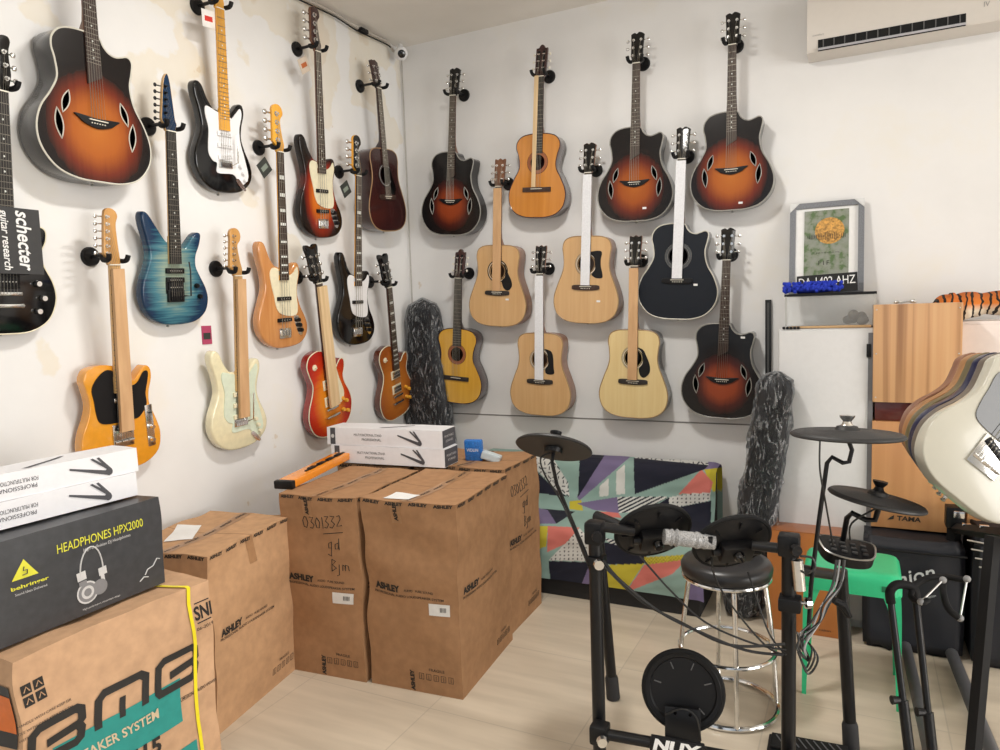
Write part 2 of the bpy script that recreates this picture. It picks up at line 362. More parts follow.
def peg(p, px, pz, side, y, edge, mat, bmat, big=1.0, back=0):
    """tuning machine with string post and side button"""
    mb = MB(); mb.cyl((px, y+.004, pz), (px, y-.014, pz), .0042*big, n=10, mi=0)
    mb.cyl((px, y+.001, pz), (px, y-.0025, pz), .0075*big, n=12, mi=0)
    ex = edge+side*.016*big
    mb.cyl((px+side*.006, y+.014, pz), (ex, y+.014, pz), .003*big, n=8, mi=0)
    mb.ell((ex+side*.007*big, y+.014, pz), (.0085*big, .0045*big, .0095*big if big < 1.4 else .013), n=6, mi=1)
    mb.build('tuning_peg', [mat, bmat], p)
def strings(p, n, zb, zn, wb, wn, yb, yn, posts, r=.0007):
    for i in range(n):
        t = i/(n-1)-.5; a = Vector((t*wb, yb, zb)); b = Vector((t*wn, yn, zn)); mb = MB(); pts = [a, b]
        if posts: pts.append(Vector(posts[i]))
        mb.tube(pts, r*(1.5-i/(n-1)*.7), 4); mb.build('string', stringm, p)
HEAD_AC = [(-.022, 0), (-.026, .02), (-.033, .045), (-.034, .09), (-.037, .15), (-.037, .162), (-.018, .170), (-.006, .163), (.006, .172), (.022, .168), (.037, .158), (.037, .15), (.034, .09), (.033, .045), (.026, .02), (.022, 0)]
HEAD_YA = [(-.022, 0), (-.03, .025), (-.032, .05), (-.036, .155), (-.03, .168), (-.015, .163), (0, .172), (.015, .163), (.03, .168), (.036, .155), (.032, .05), (.03, .025), (.022, 0)]
HEAD_CL = [(-.026, 0), (-.033, .012), (-.034, .03), (-.036, .155), (-.03, .165), (-.018, .168), (-.012, .18), (0, .186), (.012, .18), (.018, .168), (.03, .165), (.036, .155), (.034, .03), (.033, .012), (.026, 0)]
HEAD_ST = [(-.021, 0), (-.022, .018), (-.040, .035), (-.041, .05), (-.030, .155), (-.032, .175), (-.022, .196), (0, .204), (.02, .195), (.029, .175), (.025, .153), (.012, .138), (.008, .12), (.018, .06), (.026, .03), (.022, .01), (.021, 0)]
HEAD_TE = [(-.021, 0), (-.022, .02), (-.034, .036), (-.035, .05), (-.022, .17), (-.012, .195), (.006, .2), (.024, .19), (.03, .172), (.022, .15), (.02, .12), (.022, .06), (.024, .03), (.021, 0)]
HEAD_IB = [(-.021, 0), (-.024, .02), (-.038, .04), (-.036, .07), (-.020, .18), (-.006, .215), (.004, .218), (.012, .19), (.016, .15), (.02, .10), (.024, .05), (.03, .03), (.022, .01), (.021, 0)]
HEAD_BA = [(-.020, 0), (-.022, .025), (-.042, .045), (-.043, .06), (-.034, .175), (-.036, .19), (-.026, .21), (-.004, .22), (.02, .215), (.034, .195), (.034, .175), (.018, .155), (.014, .13), (.022, .07), (.03, .035), (.022, .01), (.020, 0)]
HEAD_LP = [(-.021, 0), (-.028, .02), (-.036, .05), (-.038, .07), (-.037, .13), (-.046, .165), (-.040, .182), (-.02, .182), (0, .172), (.02, .182), (.040, .182), (.046, .165), (.037, .13), (.038, .07), (.036, .05), (.028, .02), (.021, 0)]
def headstock(p, shape, znut, y0, mat, facemat, ax, kind, pegmat, btnmat, shear=.13):
    out = [(x, z+znut) for x, z in spline(shape, 3)]
    sh = lambda z: max(0, (z-znut))*shear
    if kind == 'slot':
        bm = MB(); bm.prism(out, y0, y0+.018, .002, mi=0, sidemi=1, shear=sh); bm.build('headstock', [facemat, mat], p)
        for s in (-1, 1):
            o2 = [(s*.016+x, z) for x, z in [(-.0075, znut+.035), (.0075, znut+.035), (.0075, znut+.15), (-.0075, znut+.15)]]
            MB().prism(o2, y0-.0006, y0+.004, shear=sh).build('string_slot', black_matte, p)
        posts = []
        for i in range(6):
            s = -1 if i < 3 else 1; k = i % 3; z = znut+.05+.04*(k if s < 0 else 2-k); y = y0+sh(z)
            mb = MB(); mb.cyl((s*.008, y-.003, z), (s*.026, y-.003, z), .0045, n=10, mi=0)
            mb.cyl((s*.034, y+.01, z), (s*.048, y+.012, z), .002, n=6, mi=0); mb.ell((s*.052, y+.012, z), (.006, .004, .009), n=6, mi=1)
            mb.build('tuning_peg', [pegmat, btnmat], p); posts.append((s*.014, y-.006, z))
        return posts
    MB().prism(out, y0, y0+.014, .0015, mi=0, sidemi=1, shear=sh).build('headstock', [facemat, mat], p)
    posts = []
    if kind == '33':
        for i in range(6):
            s = -1 if i < 3 else 1; k = i if i < 3 else 5-i; z = znut+.045+.042*k; x = s*.021; y = y0+sh(z)
            peg(p, x, z, s, y, s*.035, pegmat, btnmat); posts.append((x, y-.008, z))
    elif kind == '6L':
        for i in range(6):
            z = znut+.042+.0255*i; x = -.024+.0022*i; y = y0+sh(z)
            peg(p, x, z, -1, y, x-.014, pegmat, btnmat, .85); posts.append((x, y-.007, z))
    elif kind == '4L':
        for i in range(4):
            z = znut+.055+.04*i; x = -.016+.002*i; y = y0+sh(z)
            peg(p, x, z, -1, y, x-.022, pegmat, btnmat, 1.6); posts.append((x, y-.01, z))
    return posts
def knob(p, x, z, mat, r=.010, h=.014, y=-.003):
    MB().lathe([(r, 0), (r, h*.5), (r*.8, h), (r*.75, h)], (x, y, z), (0, -1, 0), 14).build('knob', mat, p)
def price_tag(p, x, y, z, mats, s=.035, rot=.6):
    mb = MB(); c, q = math.cos(rot), math.sin(rot)
    o = [(x+(a*c-b*q)*s, z+(a*q+b*c)*s) for a, b in [(-1, -1), (1, -1), (1, 1), (-1, 1)]]
    mb.prism(o, y, y+.0015); t = mb.build('price_tag', mats[0], p, smooth=False)
    o = [(x+(a*c-b*q)*s*.6, z+(a*q+b*c)*s*.6) for a, b in [(-1, -.5), (1, -.5), (1, .5), (-1, .5)]]
    MB().prism(o, y-.0006, y).build('tag_print', mats[1], t, smooth=False)
def strap_button(p): MB().lathe([(.007, 0), (.004, .006), (.007, .012), (.003, .014)], (0, .05, .002), (0, 0, -1), 10).build('strap_button', steel, p)

def acoustic(H3, B3, nrm, label, shape, top, side, binding, neckm, board, headm, headface, T=.10, hshape=HEAD_AC, hkind='33', peg_m=chrome, btn=chrome,
             hole='round', guard=None, guardm=black_plastic, sleeve=None, inlay='dot', scale=.648, bz=.21, znut=.862, hl=.172, bodytop=.505, fbend=None, rosette=None, bridgem=ebony, bridge='std', sticker=None, zh=.345, name='acoustic_guitar'):
    L = znut+hl; M, s = frame(H3, B3, nrm, L); p = thing(name, label, 'guitar', mat=M, group=None)
    out = spline(shape, 6)
    # sides and back: open shell so that the sound holes are real openings
    nr = normals(out); rg = lambda i, y: [Vector((a-b[0]*i, y, c-b[1]*i)) for (a, c), b in zip(out, nr)]
    bmb = MB().rings([rg(0, 0), rg(0, T*.96), rg(.002, T*.99), rg(.006, T)], cap=(False, False)); bmb.caps(rg(.006, T), 0); bmb.build('body', side, p)
    holes = []
    if hole == 'round': holes = [circle(0, zh, .05)]
    elif hole == 'leaf': holes = [leaf(-.112, .262, .085, .013, -.32), leaf(-.141, .182, .105, .014, .10), leaf(.112, .262, .085, .013, .32), leaf(.141, .182, .105, .014, -.10)]
    loops = [[Vector((a, -.0005, b)) for a, b in l] for l in [out]+holes]; vs = [v for l in loops for v in l]
    fs = [tuple(t) for t in tessellate_polygon(loops)]
    fs = [t if (vs[t[1]]-vs[t[0]]).cross(vs[t[2]]-vs[t[0]]).y < 0 else t[::-1] for t in fs]
    me = bpy.data.meshes.new('soundboard'); me.from_pydata(vs, [], fs); me.materials.append(top); me.update()
    sb = bpy.data.objects.new('soundboard', me); COL.objects.link(sb); sb.parent = p
    md = sb.modifiers.new('t', 'SOLIDIFY'); md.thickness = .003; md.offset = -1
    MB().tube([Vector((a, .0005, b)) for a, b in out], .0032, 6, closed=True).build('binding', binding, p)
    if hole == 'round' and rosette:
        for r0, r1, m in rosette:
            mb = MB(); a, b = circle(0, zh, r0), circle(0, zh, r1)
            mb.rings([[Vector((x, -.0012, z)) for x, z in a], [Vector((x, -.0012, z)) for x, z in b], [Vector((x, -.0006, z)) for x, z in b], [Vector((x, -.0006, z)) for x, z in a], [Vector((x, -.0012, z)) for x, z in a]], cap=(False, False)).build('rosette', m, p)
    if hole == 'leaf':
        for h in holes: MB().tube([Vector((a, -.0012, b)) for a, b in h], .0022, 5, closed=True).build('sound_hole_rim', binding, p)
    if guard: MB().prism(spline(guard, 4), -.0025, -.0006).build('pickguard', guardm, p)
    nw, bw = (.043, .055) if hkind != 'slot' else (.052, .062)
    fe = fbend if fbend else zh+.052
    frets(p, znut, scale, fe, nw, bw, -.007, board, 20 if hkind != 'slot' else 18, inlay, slant=(.03 if hole == 'leaf' else 0))
    neckmesh(p, znut, bodytop, nw, bw, -.001, neckm, heel=bodytop)
    posts = headstock(p, hshape, znut, -.004, headm, headface, None, hkind, peg_m, btn)
    if bridge == 'std':
        o = spline([(-.08, bz-.012), (-.085, bz), (-.078, bz+.012), (-.03, bz+.014), (.03, bz+.014), (.078, bz+.012), (.085, bz), (.08, bz-.012), (.03, bz-.018), (-.03, bz-.018)], 3)
    elif bridge == 'fancy':
        o = spline([(-.088, bz+.016), (-.07, bz+.002), (-.05, bz-.012), (0, bz-.024), (.05, bz-.012), (.07, bz+.002), (.088, bz+.016), (.06, bz+.016), (0, bz+.012), (-.06, bz+.016)], 3)
    else: o = [(-.092, bz-.014), (.092, bz-.014), (.092, bz+.014), (-.092, bz+.014)]
    br = MB().prism(o, -.009, -.0005, .002).build('bridge', bridgem, p)
    MB().box((0, -.011, bz+.004), (.072, .006, .003)).build('saddle', bone, br, smooth=False)
    mb = MB()
    if hkind != 'slot':
        for i in range(6): mb.ell((-.025+.01*i, -.010, bz-.007), (.0028, .003, .0028), n=4)
        mb.build('bridge_pins', bone, br)
    strings(p, 6, bz, znut, .053, nw-.008, -.013, -.0095, posts)
    if hkind != 'slot': strap_button(p)
    if sleeve:
        m, kind = sleeve
        if kind == 'strip':      # thin strip laid along the bass side of the neck
            MB().box((-.018, -.013, (bz+znut)/2+.01), (.026, .006, znut-bz-.01), bev=.001).build('neck_strip', m, p)
        else:
            w = .052; o = [(-w/2, znut-.01), (w/2, znut-.01), (w/2*1.06, bz+.012), (-w/2*1.06, bz+.012)]
            MB().prism(o, -.022, -.010, .002).build('neck_sleeve', m, p, smooth=False)
    if sticker: MB().box((sticker[0], -.002, sticker[1]), (.022, .001, .011)).build('sticker', paper, p, smooth=False)
    return p, M, znut

def electric(H3, B3, nrm, label, kind, bodym, sidem, guardm, neckm, board, headm, headface, T=.043, sleeve=None, hshape=None, inlay='dot', tags=None, hard=chrome, btn=None, cat='guitar', name='electric_guitar', pickm=None):
    cfg = dict(strat=(STRAT, .125, .648, .27, HEAD_ST, '6L', .204), tele=(TELE, .115, .648, .30, HEAD_TE, '6L', .2), lp=(LPO, .135, .628, .29, HEAD_LP, '33', .182),
               jazz=(JAZZ, .075, .864, .335, HEAD_BA, '4L', .22), superstrat=(SUPER, .12, .648, .25, HEAD_IB, '6L', .218), lp2=(LPO, .135, .648, .26, HEAD_LP, '33', .182))[kind]
    shape, bz, scale, fe, hs, hk, hl = cfg; znut = bz+scale; L = znut+hl
    M, s = frame(H3, B3, nrm, L); p = thing(name, label, cat, mat=M)
    out = spline(shape, 6); btn = btn or hard
    MB().prism(out, 0, T, .010 if kind in ('strat', 'jazz', 'superstrat') else .004, mi=0, sidemi=1).build('body', [bodym, sidem], p, ang=50)
    if kind in ('lp', 'lp2'):
        MB().tube([Vector((a, .002, b)) for a, b in out], .0026, 6, closed=True).build('binding', cream, p)
    nw, bw = (.042, .056) if kind != 'jazz' else (.039, .060)
    yf = -.014
    frets(p, znut, scale, fe, nw, bw, yf, board, 24 if kind == 'superstrat' else 21, inlay)
    neckmesh(p, znut, {'jazz': .38, 'lp': .41, 'lp2': .41}.get(kind, .33), nw, bw, yf+.006, neckm, .016, .016)
    MB().box((0, -.004, (fe+.36)/2), (bw*.98, .009, .36-fe)).build('neck_heel', neckm, p, smooth=False)
    posts = headstock(p, hshape or hs, znut, yf+.003, headm, headface, None, hk, hard, btn, .06 if hk != '33' else .14)
    n = 4 if kind == 'jazz' else 6; pk = pickm or black_plastic
    def pickup(z, w, h, m, ang=0, frame_m=None, x=0):
        R = Matrix.Rotation(ang, 3, 'Y'); mb = MB().box((x, -.005, z), (w, .012, h), R, bev=.003)
        q = mb.build('pickup', m, p)
        pm = MB()
        for i in range(n):
            v = R @ Vector((-.026*(1 if n == 6 else .95)+.052*i/(n-1), 0, 0)); pm.ell((x+v.x, -.0115, z+v.z), (.0028, .0015, .0028), n=4)
        pm.build('pole_pieces', steel, q)
        if frame_m: MB().box((x, -.0015, z), (w+.016, .004, h+.014), R, bev=.001).build('pickup_ring', frame_m, p)
    if kind == 'strat':
        g = [(-.033, .345), (-.065, .355), (-.095, .36), (-.100, .33), (-.085, .27), (-.09, .21), (-.09, .165), (-.068, .135), (-.045, .125), (-.045, .085), (.045, .085), (.075, .055), (.105, .045), (.132, .07), (.135, .10), (.115, .17), (.095, .23), (.092, .29), (.108, .35), (.1, .378), (.075, .355), (.048, .328), (.033, .335)]
        MB().prism(spline(g, 4), -.0028, 0).build('pickguard', guardm, p)
        pickup(.255, .083, .02, pk); pickup(.205, .083, .02, pk); pickup(.158, .083, .02, pk, -.17)
        for x, z in ((.085, .125), (.1, .095), (.11, .065)): knob(p, x, z, pk)
        MB().prism(spline([(.06, .06), (.085, .03), (.11, .015), (.118, .022), (.1, .045), (.075, .068)], 3), -.004, 0).build('jack_plate', hard, p)
        mb = MB().box((0, -.004, bz), (.078, .008, .034), bev=.002)
        for i in range(6): mb.box((-.026+.0105*i, -.009, bz-.003), (.009, .006, .02))
        mb.build('bridge', hard, p)
        MB().tube([(.035, -.01, bz-.002), (.05, -.03, bz+.01), (.05, -.035, bz+.13)], .003, 8).build('tremolo_arm', hard, p)
        yb = -.013
    elif kind == 'tele':
        g = [(-.033, .385), (-.075, .375), (-.11, .33), (-.105, .28), (-.1, .235), (-.088, .20), (-.048, .188), (.045, .188), (.075, .195), (.105, .235), (.103, .28), (.115, .33), (.117, .362), (.098, .362), (.075, .33), (.055, .318), (.033, .325)]
        MB().prism(spline(g, 4), -.0028, 0).build('pickguard', guardm, p)
        mb = MB().box((0, -.003, bz+.022), (.084, .006, .088), bev=.001); mb.build('bridge', hard, p)
        for i in range(3): MB().cyl((-.038+.027*i, -.009, bz), (-.015+.027*i, -.009, bz), .0048, n=10).build('saddle', hard, p)
        pickup(bz+.045, .07, .018, black_plastic, .26); pickup(.272, .066, .017, hard)
        MB().box((.115, -.002, .15), (.032, .004, .165), Matrix.Rotation(-.06, 3, 'Y'), bev=.0019).build('control_plate', hard, p)
        for z in (.145, .095): knob(p, .117, z, hard, .0095, .018)
        MB().cyl((.112, -.003, .2), (.112, -.018, .204), .003, n=8).build('selector_switch', black_plastic, p)
        yb = -.014
    elif kind == 'jazz':
        g = [(-.036, .392), (-.07, .395), (-.088, .37), (-.082, .32), (-.065, .26), (-.055, .215), (-.035, .18), (.01, .162), (.06, .157), (.09, .165), (.098, .20), (.092, .25), (.094, .31), (.108, .365), (.1, .4), (.078, .375), (.05, .36), (.036, .362)]
        MB().prism(spline(g, 4), -.0028, 0).build('pickguard', guardm, p)
        pickup(.245, .094, .019, black_plastic); pickup(.14, .094, .019, black_plastic)
        MB().prism(spline([(.068, .15), (.1, .155), (.12, .12), (.132, .075), (.12, .055), (.1, .065), (.082, .10)], 3), -.0025, 0).build('control_plate', hard if guardm != white_pl else hard, p)
        for x, z in ((.092, .135), (.102, .108), (.112, .082)): knob(p, x, z, black_plastic, .0115, .016)
        mb = MB().box((0, -.004, bz), (.08, .008, .05), bev=.002)
        for i in range(4): mb.cyl((-.029+.0193*i, -.011, bz-.012), (-.029+.0193*i, -.011, bz+.016), .006, n=8)
        mb.build('bridge', hard, p); yb = -.016
    elif kind in ('lp', 'lp2'):
        if guardm:
            MB().prism(spline([(.036, .33), (.045, .20), (.062, .145), (.09, .16), (.1, .2), (.075, .27), (.055, .34)], 3), -.010, -.007).build('pickguard', guardm, p)
        pm = hard if kind == 'lp' else black_plastic
        pickup(.262, .07, .036, pm, frame_m=cream if kind == 'lp' else black_plastic); pickup(.175, .07, .036, pm, frame_m=cream if kind == 'lp' else black_plastic)
        mb = MB().box((0, -.010, bz), (.09, .008, .012), bev=.002); mb.cyl((-.04, 0, bz), (-.04, -.008, bz), .005); mb.cyl((.04, 0, bz), (.04, -.008, bz), .005); mb.build('bridge', hard, p)
        mb = MB().box((0, -.010, bz-.04), (.1, .01, .013), bev=.003); mb.cyl((-.045, 0, bz-.04), (-.045, -.012, bz-.04), .007); mb.cyl((.045, 0, bz-.04), (.045, -.012, bz-.04), .007); mb.build('tailpiece', hard, p)
        for x, z in ((.085, .16), (.115, .14), (.085, .10), (.118, .085)) if kind == 'lp' else ((.10, .17), (.118, .12), (.1, .075)): knob(p, x, z, amber_maple if kind == 'lp' else hard, .011, .014)
        MB().lathe([(.015, 0), (.015, .003), (.004, .004), (.003, .016)], (-.09, -.001, .37), (0, -1, 0)).build('selector_switch', cream, p)
        yb = -.016
    else:
        pickup(.222, .085, .022, black_plastic); pickup(.185, .085, .022, black_plastic); pickup(.155, .07, .036, black_plastic, frame_m=black_plastic)
        mb = MB().box((0, -.006, bz), (.078, .012, .05), bev=.003)
        for i in range(6): mb.box((-.026+.0105*i, -.014, bz), (.008, .008, .035))
        mb.build('bridge', black_metal, p)
        MB().tube([(.035, -.012, bz), (.055, -.03, bz), (.052, -.035, bz+.1), (.05, -.03, bz+.14)], .003, 8).build('tremolo_arm', black_metal, p)
        for x, z in ((.105, .16), (.12, .115)): knob(p, x, z, black_plastic)
        yb = -.018
    strings(p, n, bz, znut, .053 if n == 6 else .058, nw-.007, yb, yf-.003, posts, .0006 if n == 6 else .0011)
    strap_button(p)
    if sleeve:
        m, z0, w = sleeve
        o = [(-w/2, znut-.012), (w/2, znut-.012), (w/2*1.15, z0), (-w/2*1.15, z0)]
        MB().prism(o, -.034, -.019, .002).build('neck_sleeve', m, p, smooth=False)
    if tags: price_tag(p, *tags)
    return p, M, znut

def hanger(M, znut, wall, label, H3=None):
    """black wall hook: round plate on the wall, arm, padded fork under the headstock"""
    n = Vector((1, 0, 0)) if wall == 'L' else Vector((0, -1, 0)); u = Vector((0, 1, 0)) if wall == 'L' else Vector((1, 0, 0))
    c = M @ Vector((0, .014, znut+.036)); k = Vector(c)
    if wall == 'L': k.x = 0.001
    else: k.y = -.001
    t = thing('guitar_hanger', label, 'wall hook', loc=k, group='black wall hooks holding the guitars'); L = lambda v: v-k
    MB().lathe([(.038, 0), (.038, .008), (.034, .014), (.012, .016)], (0, 0, 0), n, 24).build('wall_plate', black_plastic, t)
    MB().cyl((0, 0, 0), L(c+n*-.012), .0075, n=12).build('arm', black_metal, t)
    z = Vector((0, 0, -.022))
    b = L(c)
    pts = curve([b+n*.055+u*.040+z*.1, b+n*.045+u*.037+z, b+n*.01+u*.033+z, b-n*.012+u*.02+z*.3, b-n*.014, b-n*.012-u*.02+z*.3, b+n*.01-u*.033+z, b+n*.045-u*.037+z, b+n*.055-u*.040+z*.1], 4)
    MB().tube(pts, .0095, 8).build('padded_fork', black_matte, t)
    return t
def LW(h, b, lab, f, hx=.15, bx=.055, **k):
    p, M, zn = f(onx(*h, hx), onx(*b, bx), Vector((1, 0, 0)), lab, **k); return p, M, zn
def RW(h, b, lab, f, hy=.145, by=.112, **k):
    p, M, zn = f(ony(*h, -hy), ony(*b, -by), Vector((0, -1, 0)), lab, **k); return p, M, zn

O1, O2 = (.55, .16, .02), (.38, .08, .012)
burst_ac = burst('tobacco burst top', 0, .19, .215, .235, [(.0, (.42, .12, .016)), (.42, (.31, .07, .010)), (.66, (.12, .018, .008)), (.86, (.012, .006, .005)), (1, (.007, .005, .005))])
burst_bright = burst('amber burst top', 0, .185, .22, .235, [(.0, (.48, .15, .022)), (.45, (.38, .10, .015)), (.72, (.15, .022, .008)), (.92, (.012, .006, .005)), (1, (.007, .005, .005))])
burst_dark = burst('dark cherry burst top', 0, .19, .21, .225, [(.0, (.33, .06, .015)), (.4, (.26, .045, .012)), (.62, (.07, .012, .007)), (.82, (.010, .006, .005)), (1, (.006, .005, .005))])
silver_bind = plain('grey checker binding', (.32, .31, .28), .35, var=.5, scale=90)
white_bind = plain('ivory binding', (.62, .60, .52), .35)
tan_bind = plain('tan binding', (.35, .22, .10), .4)
dark_side = plain('black lacquered side', (.006, .005, .005), .18, 0, .5, spec=.3)
plum_side = plain('purple brown side', (.05, .016, .018), .2, 0, .8)
nat_top = wood('natural spruce top', (.56, .33, .14), (.63, .40, .19), .4, .4, (45, 45, 2))
nat_pale = wood('pale spruce top', (.70, .52, .24), (.76, .60, .30), .4, .4, (45, 45, 2))
yel_top = wood('yellow cedar top', (.62, .33, .035), (.70, .40, .05), .25, .8, (45, 45, 2))
org_top = wood('orange cedar top', (.50, .18, .02), (.60, .24, .035), .25, .8, (30, 30, 1.5))
nat_side = wood('natural mahogany side', (.22, .09, .045), (.32, .15, .075), .4, .4)
blk_top = plain('satin black top', (.006, .009, .015), .5, spec=.3)
ros_dark = [(.053, .058, black_plastic), (.062, .064, pearl), (.066, .072, black_plastic)]
ros_ring = [(.052, .056, black_plastic), (.058, .060, pearl), (.062, .067, plain('rosette grey', (.35, .30, .22), .5, var=.5, scale=150)), (.069, .070, black_plastic)]
ros_cls = [(.046, .066, plain('mosaic rosette', (.30, .10, .04), .4, var=.6, scale=200)), (.066, .068, black_plastic)]
tear = [(.012, .405), (.05, .385), (.062, .36), (.075, .33), (.098, .285), (.1, .25), (.075, .225), (.045, .24), (.03, .285), (.052, .31), (.056, .345), (.045, .385)]
wing = [(.015, .41), (.05, .42), (.085, .42), (.095, .405), (.088, .37), (.09, .33), (.1, .29), (.098, .265), (.06, .265), (.035, .285), (.052, .31), (.056, .345), (.045, .385)]
sqg = [(.03, .41), (.07, .40), (.086, .37), (.09, .30), (.094, .265), (.07, .255), (.04, .262), (.035, .285), (.052, .31), (.056, .345), (.045, .39)]
rnd = [(.02, .405), (.055, .395), (.075, .36), (.095, .31), (.095, .265), (.065, .235), (.04, .25), (.034, .285), (.052, .31), (.056, .345), (.045, .385)]
BK = dict(shape=CUTA, side=dark_side, binding=silver_bind, neckm=brown_neck, board=rosewood, headm=black_gloss, headface=black_gloss, hole='leaf', bridge='fancy', bridgem=black_plastic, inlay='dot', fbend=.372, bz=.212, znut=.862, bodytop=.515, T=.095)
DK = dict(shape=DREAD, side=nat_side, binding=tan_bind, neckm=nat_side, board=rosewood, headm=brown_neck, headface=black_gloss)
CK = dict(shape=CLASS, hole='round', hshape=HEAD_CL, hkind='slot', btn=bone, bz=.165, znut=.815, hl=.186, bodytop=.490, zh=.325, bridge='box', rosette=ros_cls, inlay=None, scale=.65, bridgem=rosewood, T=.1, name='classical_guitar')
RIGHT = [
 ((453.7, 67), (450, 235), 'dark cherry burst cutaway acoustic guitar with leaf-shaped sound holes, highest one beside the room corner', dict(top=burst_dark, **BK)),
 ((541, 43.5), (536, 217.5), 'bright orange classical guitar with a pale strip along its neck, top row', dict(top=org_top, side=plum_side, binding=plum_side, neckm=brown_neck, board=ebony, headm=mahog, headface=mahog, sleeve=(kraft_pale, 'strip'), **CK)),
 ((637, 31), (634, 221), 'tobacco burst cutaway acoustic guitar hanging right of the orange classical guitar', dict(top=burst_ac, sticker=(.06, .07), **BK)),
 ((732.6, 11), (731, 210), 'amber burst cutaway acoustic guitar nearest the air conditioner', dict(top=burst_bright, sticker=(.05, .035), **BK)),
 ((499, 158), (497, 326), 'natural acoustic guitar with teardrop pickguard and brown card around its neck, brown headstock', dict(top=nat_top, sleeve=(kraft, 's'), guard=tear, rosette=ros_dark, sticker=(.07, .17), **{**DK, 'headface': brown_neck, 'hshape': HEAD_YA})),
 ((589, 142), (585, 323), 'natural acoustic guitar with winged pickguard, red-brown bridge and white foam on its neck', dict(top=nat_top, sleeve=(foam, 's'), guard=wing, rosette=ros_ring, bridgem=rosewood, sticker=(.08, .13), **DK)),
 ((683, 126), (676, 319), 'satin black cutaway acoustic guitar with white foam sleeve on its neck', dict(top=blk_top, sleeve=(foam, 's'), sticker=(.1, .19), **{**BK, 'hole': 'round', 'binding': white_bind, 'bridge': 'std', 'rosette': [(.052, .055, ebony), (.058, .06, silver_bind), (.063, .07, plain('grey ring', (.08, .085, .09), .4)), (.072, .073, silver_bind)]})),
 ((459, 249), (456, 403), 'yellow classical guitar with slotted brown headstock, left end of the lowest row', dict(top=yel_top, side=mahog, binding=mahog, neckm=mahog, board=ebony, headm=mahog, headface=mahog, **{**CK, 'bridgem': ebony})),
 ((540, 245), (540, 415), 'natural acoustic guitar with squarish black pickguard and white foam on its neck, lowest row', dict(top=nat_top, sleeve=(foam, 's'), guard=sqg, rosette=ros_ring, **{**DK, 'hshape': HEAD_YA})),
 ((635, 235), (632.5, 417.6), 'pale cream-topped acoustic guitar with a brown card sleeve on its neck', dict(top=nat_pale, sleeve=(kraft, 's'), guard=rnd, rosette=ros_ring, **{**DK, 'hshape': HEAD_YA, 'side': dark_side})),
 ((728, 227.6), (720.5, 418), 'dark burst cutaway acoustic guitar in the lowest row, hanging beside the black wall bar', dict(top=burst_dark, sticker=(.1, .45), **BK)),
]
HR = ['dark burst guitar beside the room corner', 'bright orange classical guitar', 'tobacco burst guitar right of the orange classical', 'amber burst guitar nearest the air conditioner', 'natural guitar with teardrop pickguard', 'natural guitar with winged pickguard', 'satin black guitar', 'yellow classical guitar', 'natural guitar with squarish pickguard', 'pale cream-topped guitar', 'dark burst guitar beside the black wall bar']
for (h, b, lab, k), k2 in zip(RIGHT, HR):
    p, M, zn = RW(h, b, lab, acoustic, **k)
    hanger(M, zn, 'R', 'round black wall hook holding the '+k2)

jb_sun = burst('bass three tone sunburst', 0, .22, .17, .29, [(.0, (.62, .22, .03)), (.45, (.55, .13, .015)), (.66, (.25, .02, .008)), (.86, (.02, .006, .004)), (1, (.008, .005, .004))])
lp_cherry = burst('cherry sunburst flame top', 0, .18, .19, .28, [(.0, (.75, .30, .02)), (.45, (.70, .22, .015)), (.75, (.55, .04, .01)), (1, (.38, .015, .01))], flame=True, streak=.15)
lp_amber = burst('amber flame top', 0, .18, .19, .28, [(.0, (.52, .20, .03)), (.6, (.45, .14, .02)), (1, (.28, .07, .012))], flame=True, streak=.2)
blue_flame = burst('blue burst flame top', 0, .2, .20, .32, [(.0, (.40, .43, .30)), (.5, (.26, .34, .27)), (.78, (.05, .17, .22)), (1, (.008, .03, .075))], flame=True, streak=.55)
buttersc = plain('butterscotch lacquer', (.75, .31, .02), .15, 0, 1)
creamw = plain('aged cream lacquer', (.80, .74, .50), .15, 0, 1)
nat_ash = wood('natural ash body', (.50, .20, .06), (.62, .29, .10), .2, .8, (40, 40, 3))
cherry_side = plain('cherry side', (.25, .015, .012), .2, 0, 1)
mah_side = plain('mahogany brown side', (.10, .025, .012), .2, 0, 1)
red_tag = (plain('white tag card', (.8, .78, .75), .6), plain('red tag print', (.6, .03, .02), .6))
blk_tag = (plain('black tag card', (.03, .035, .03), .6), plain('grey tag print', (.2, .24, .2), .6))
org_tag = (plain('pale tag card', (.6, .5, .4), .6), plain('orange tag print', (.45, .12, .03), .6))
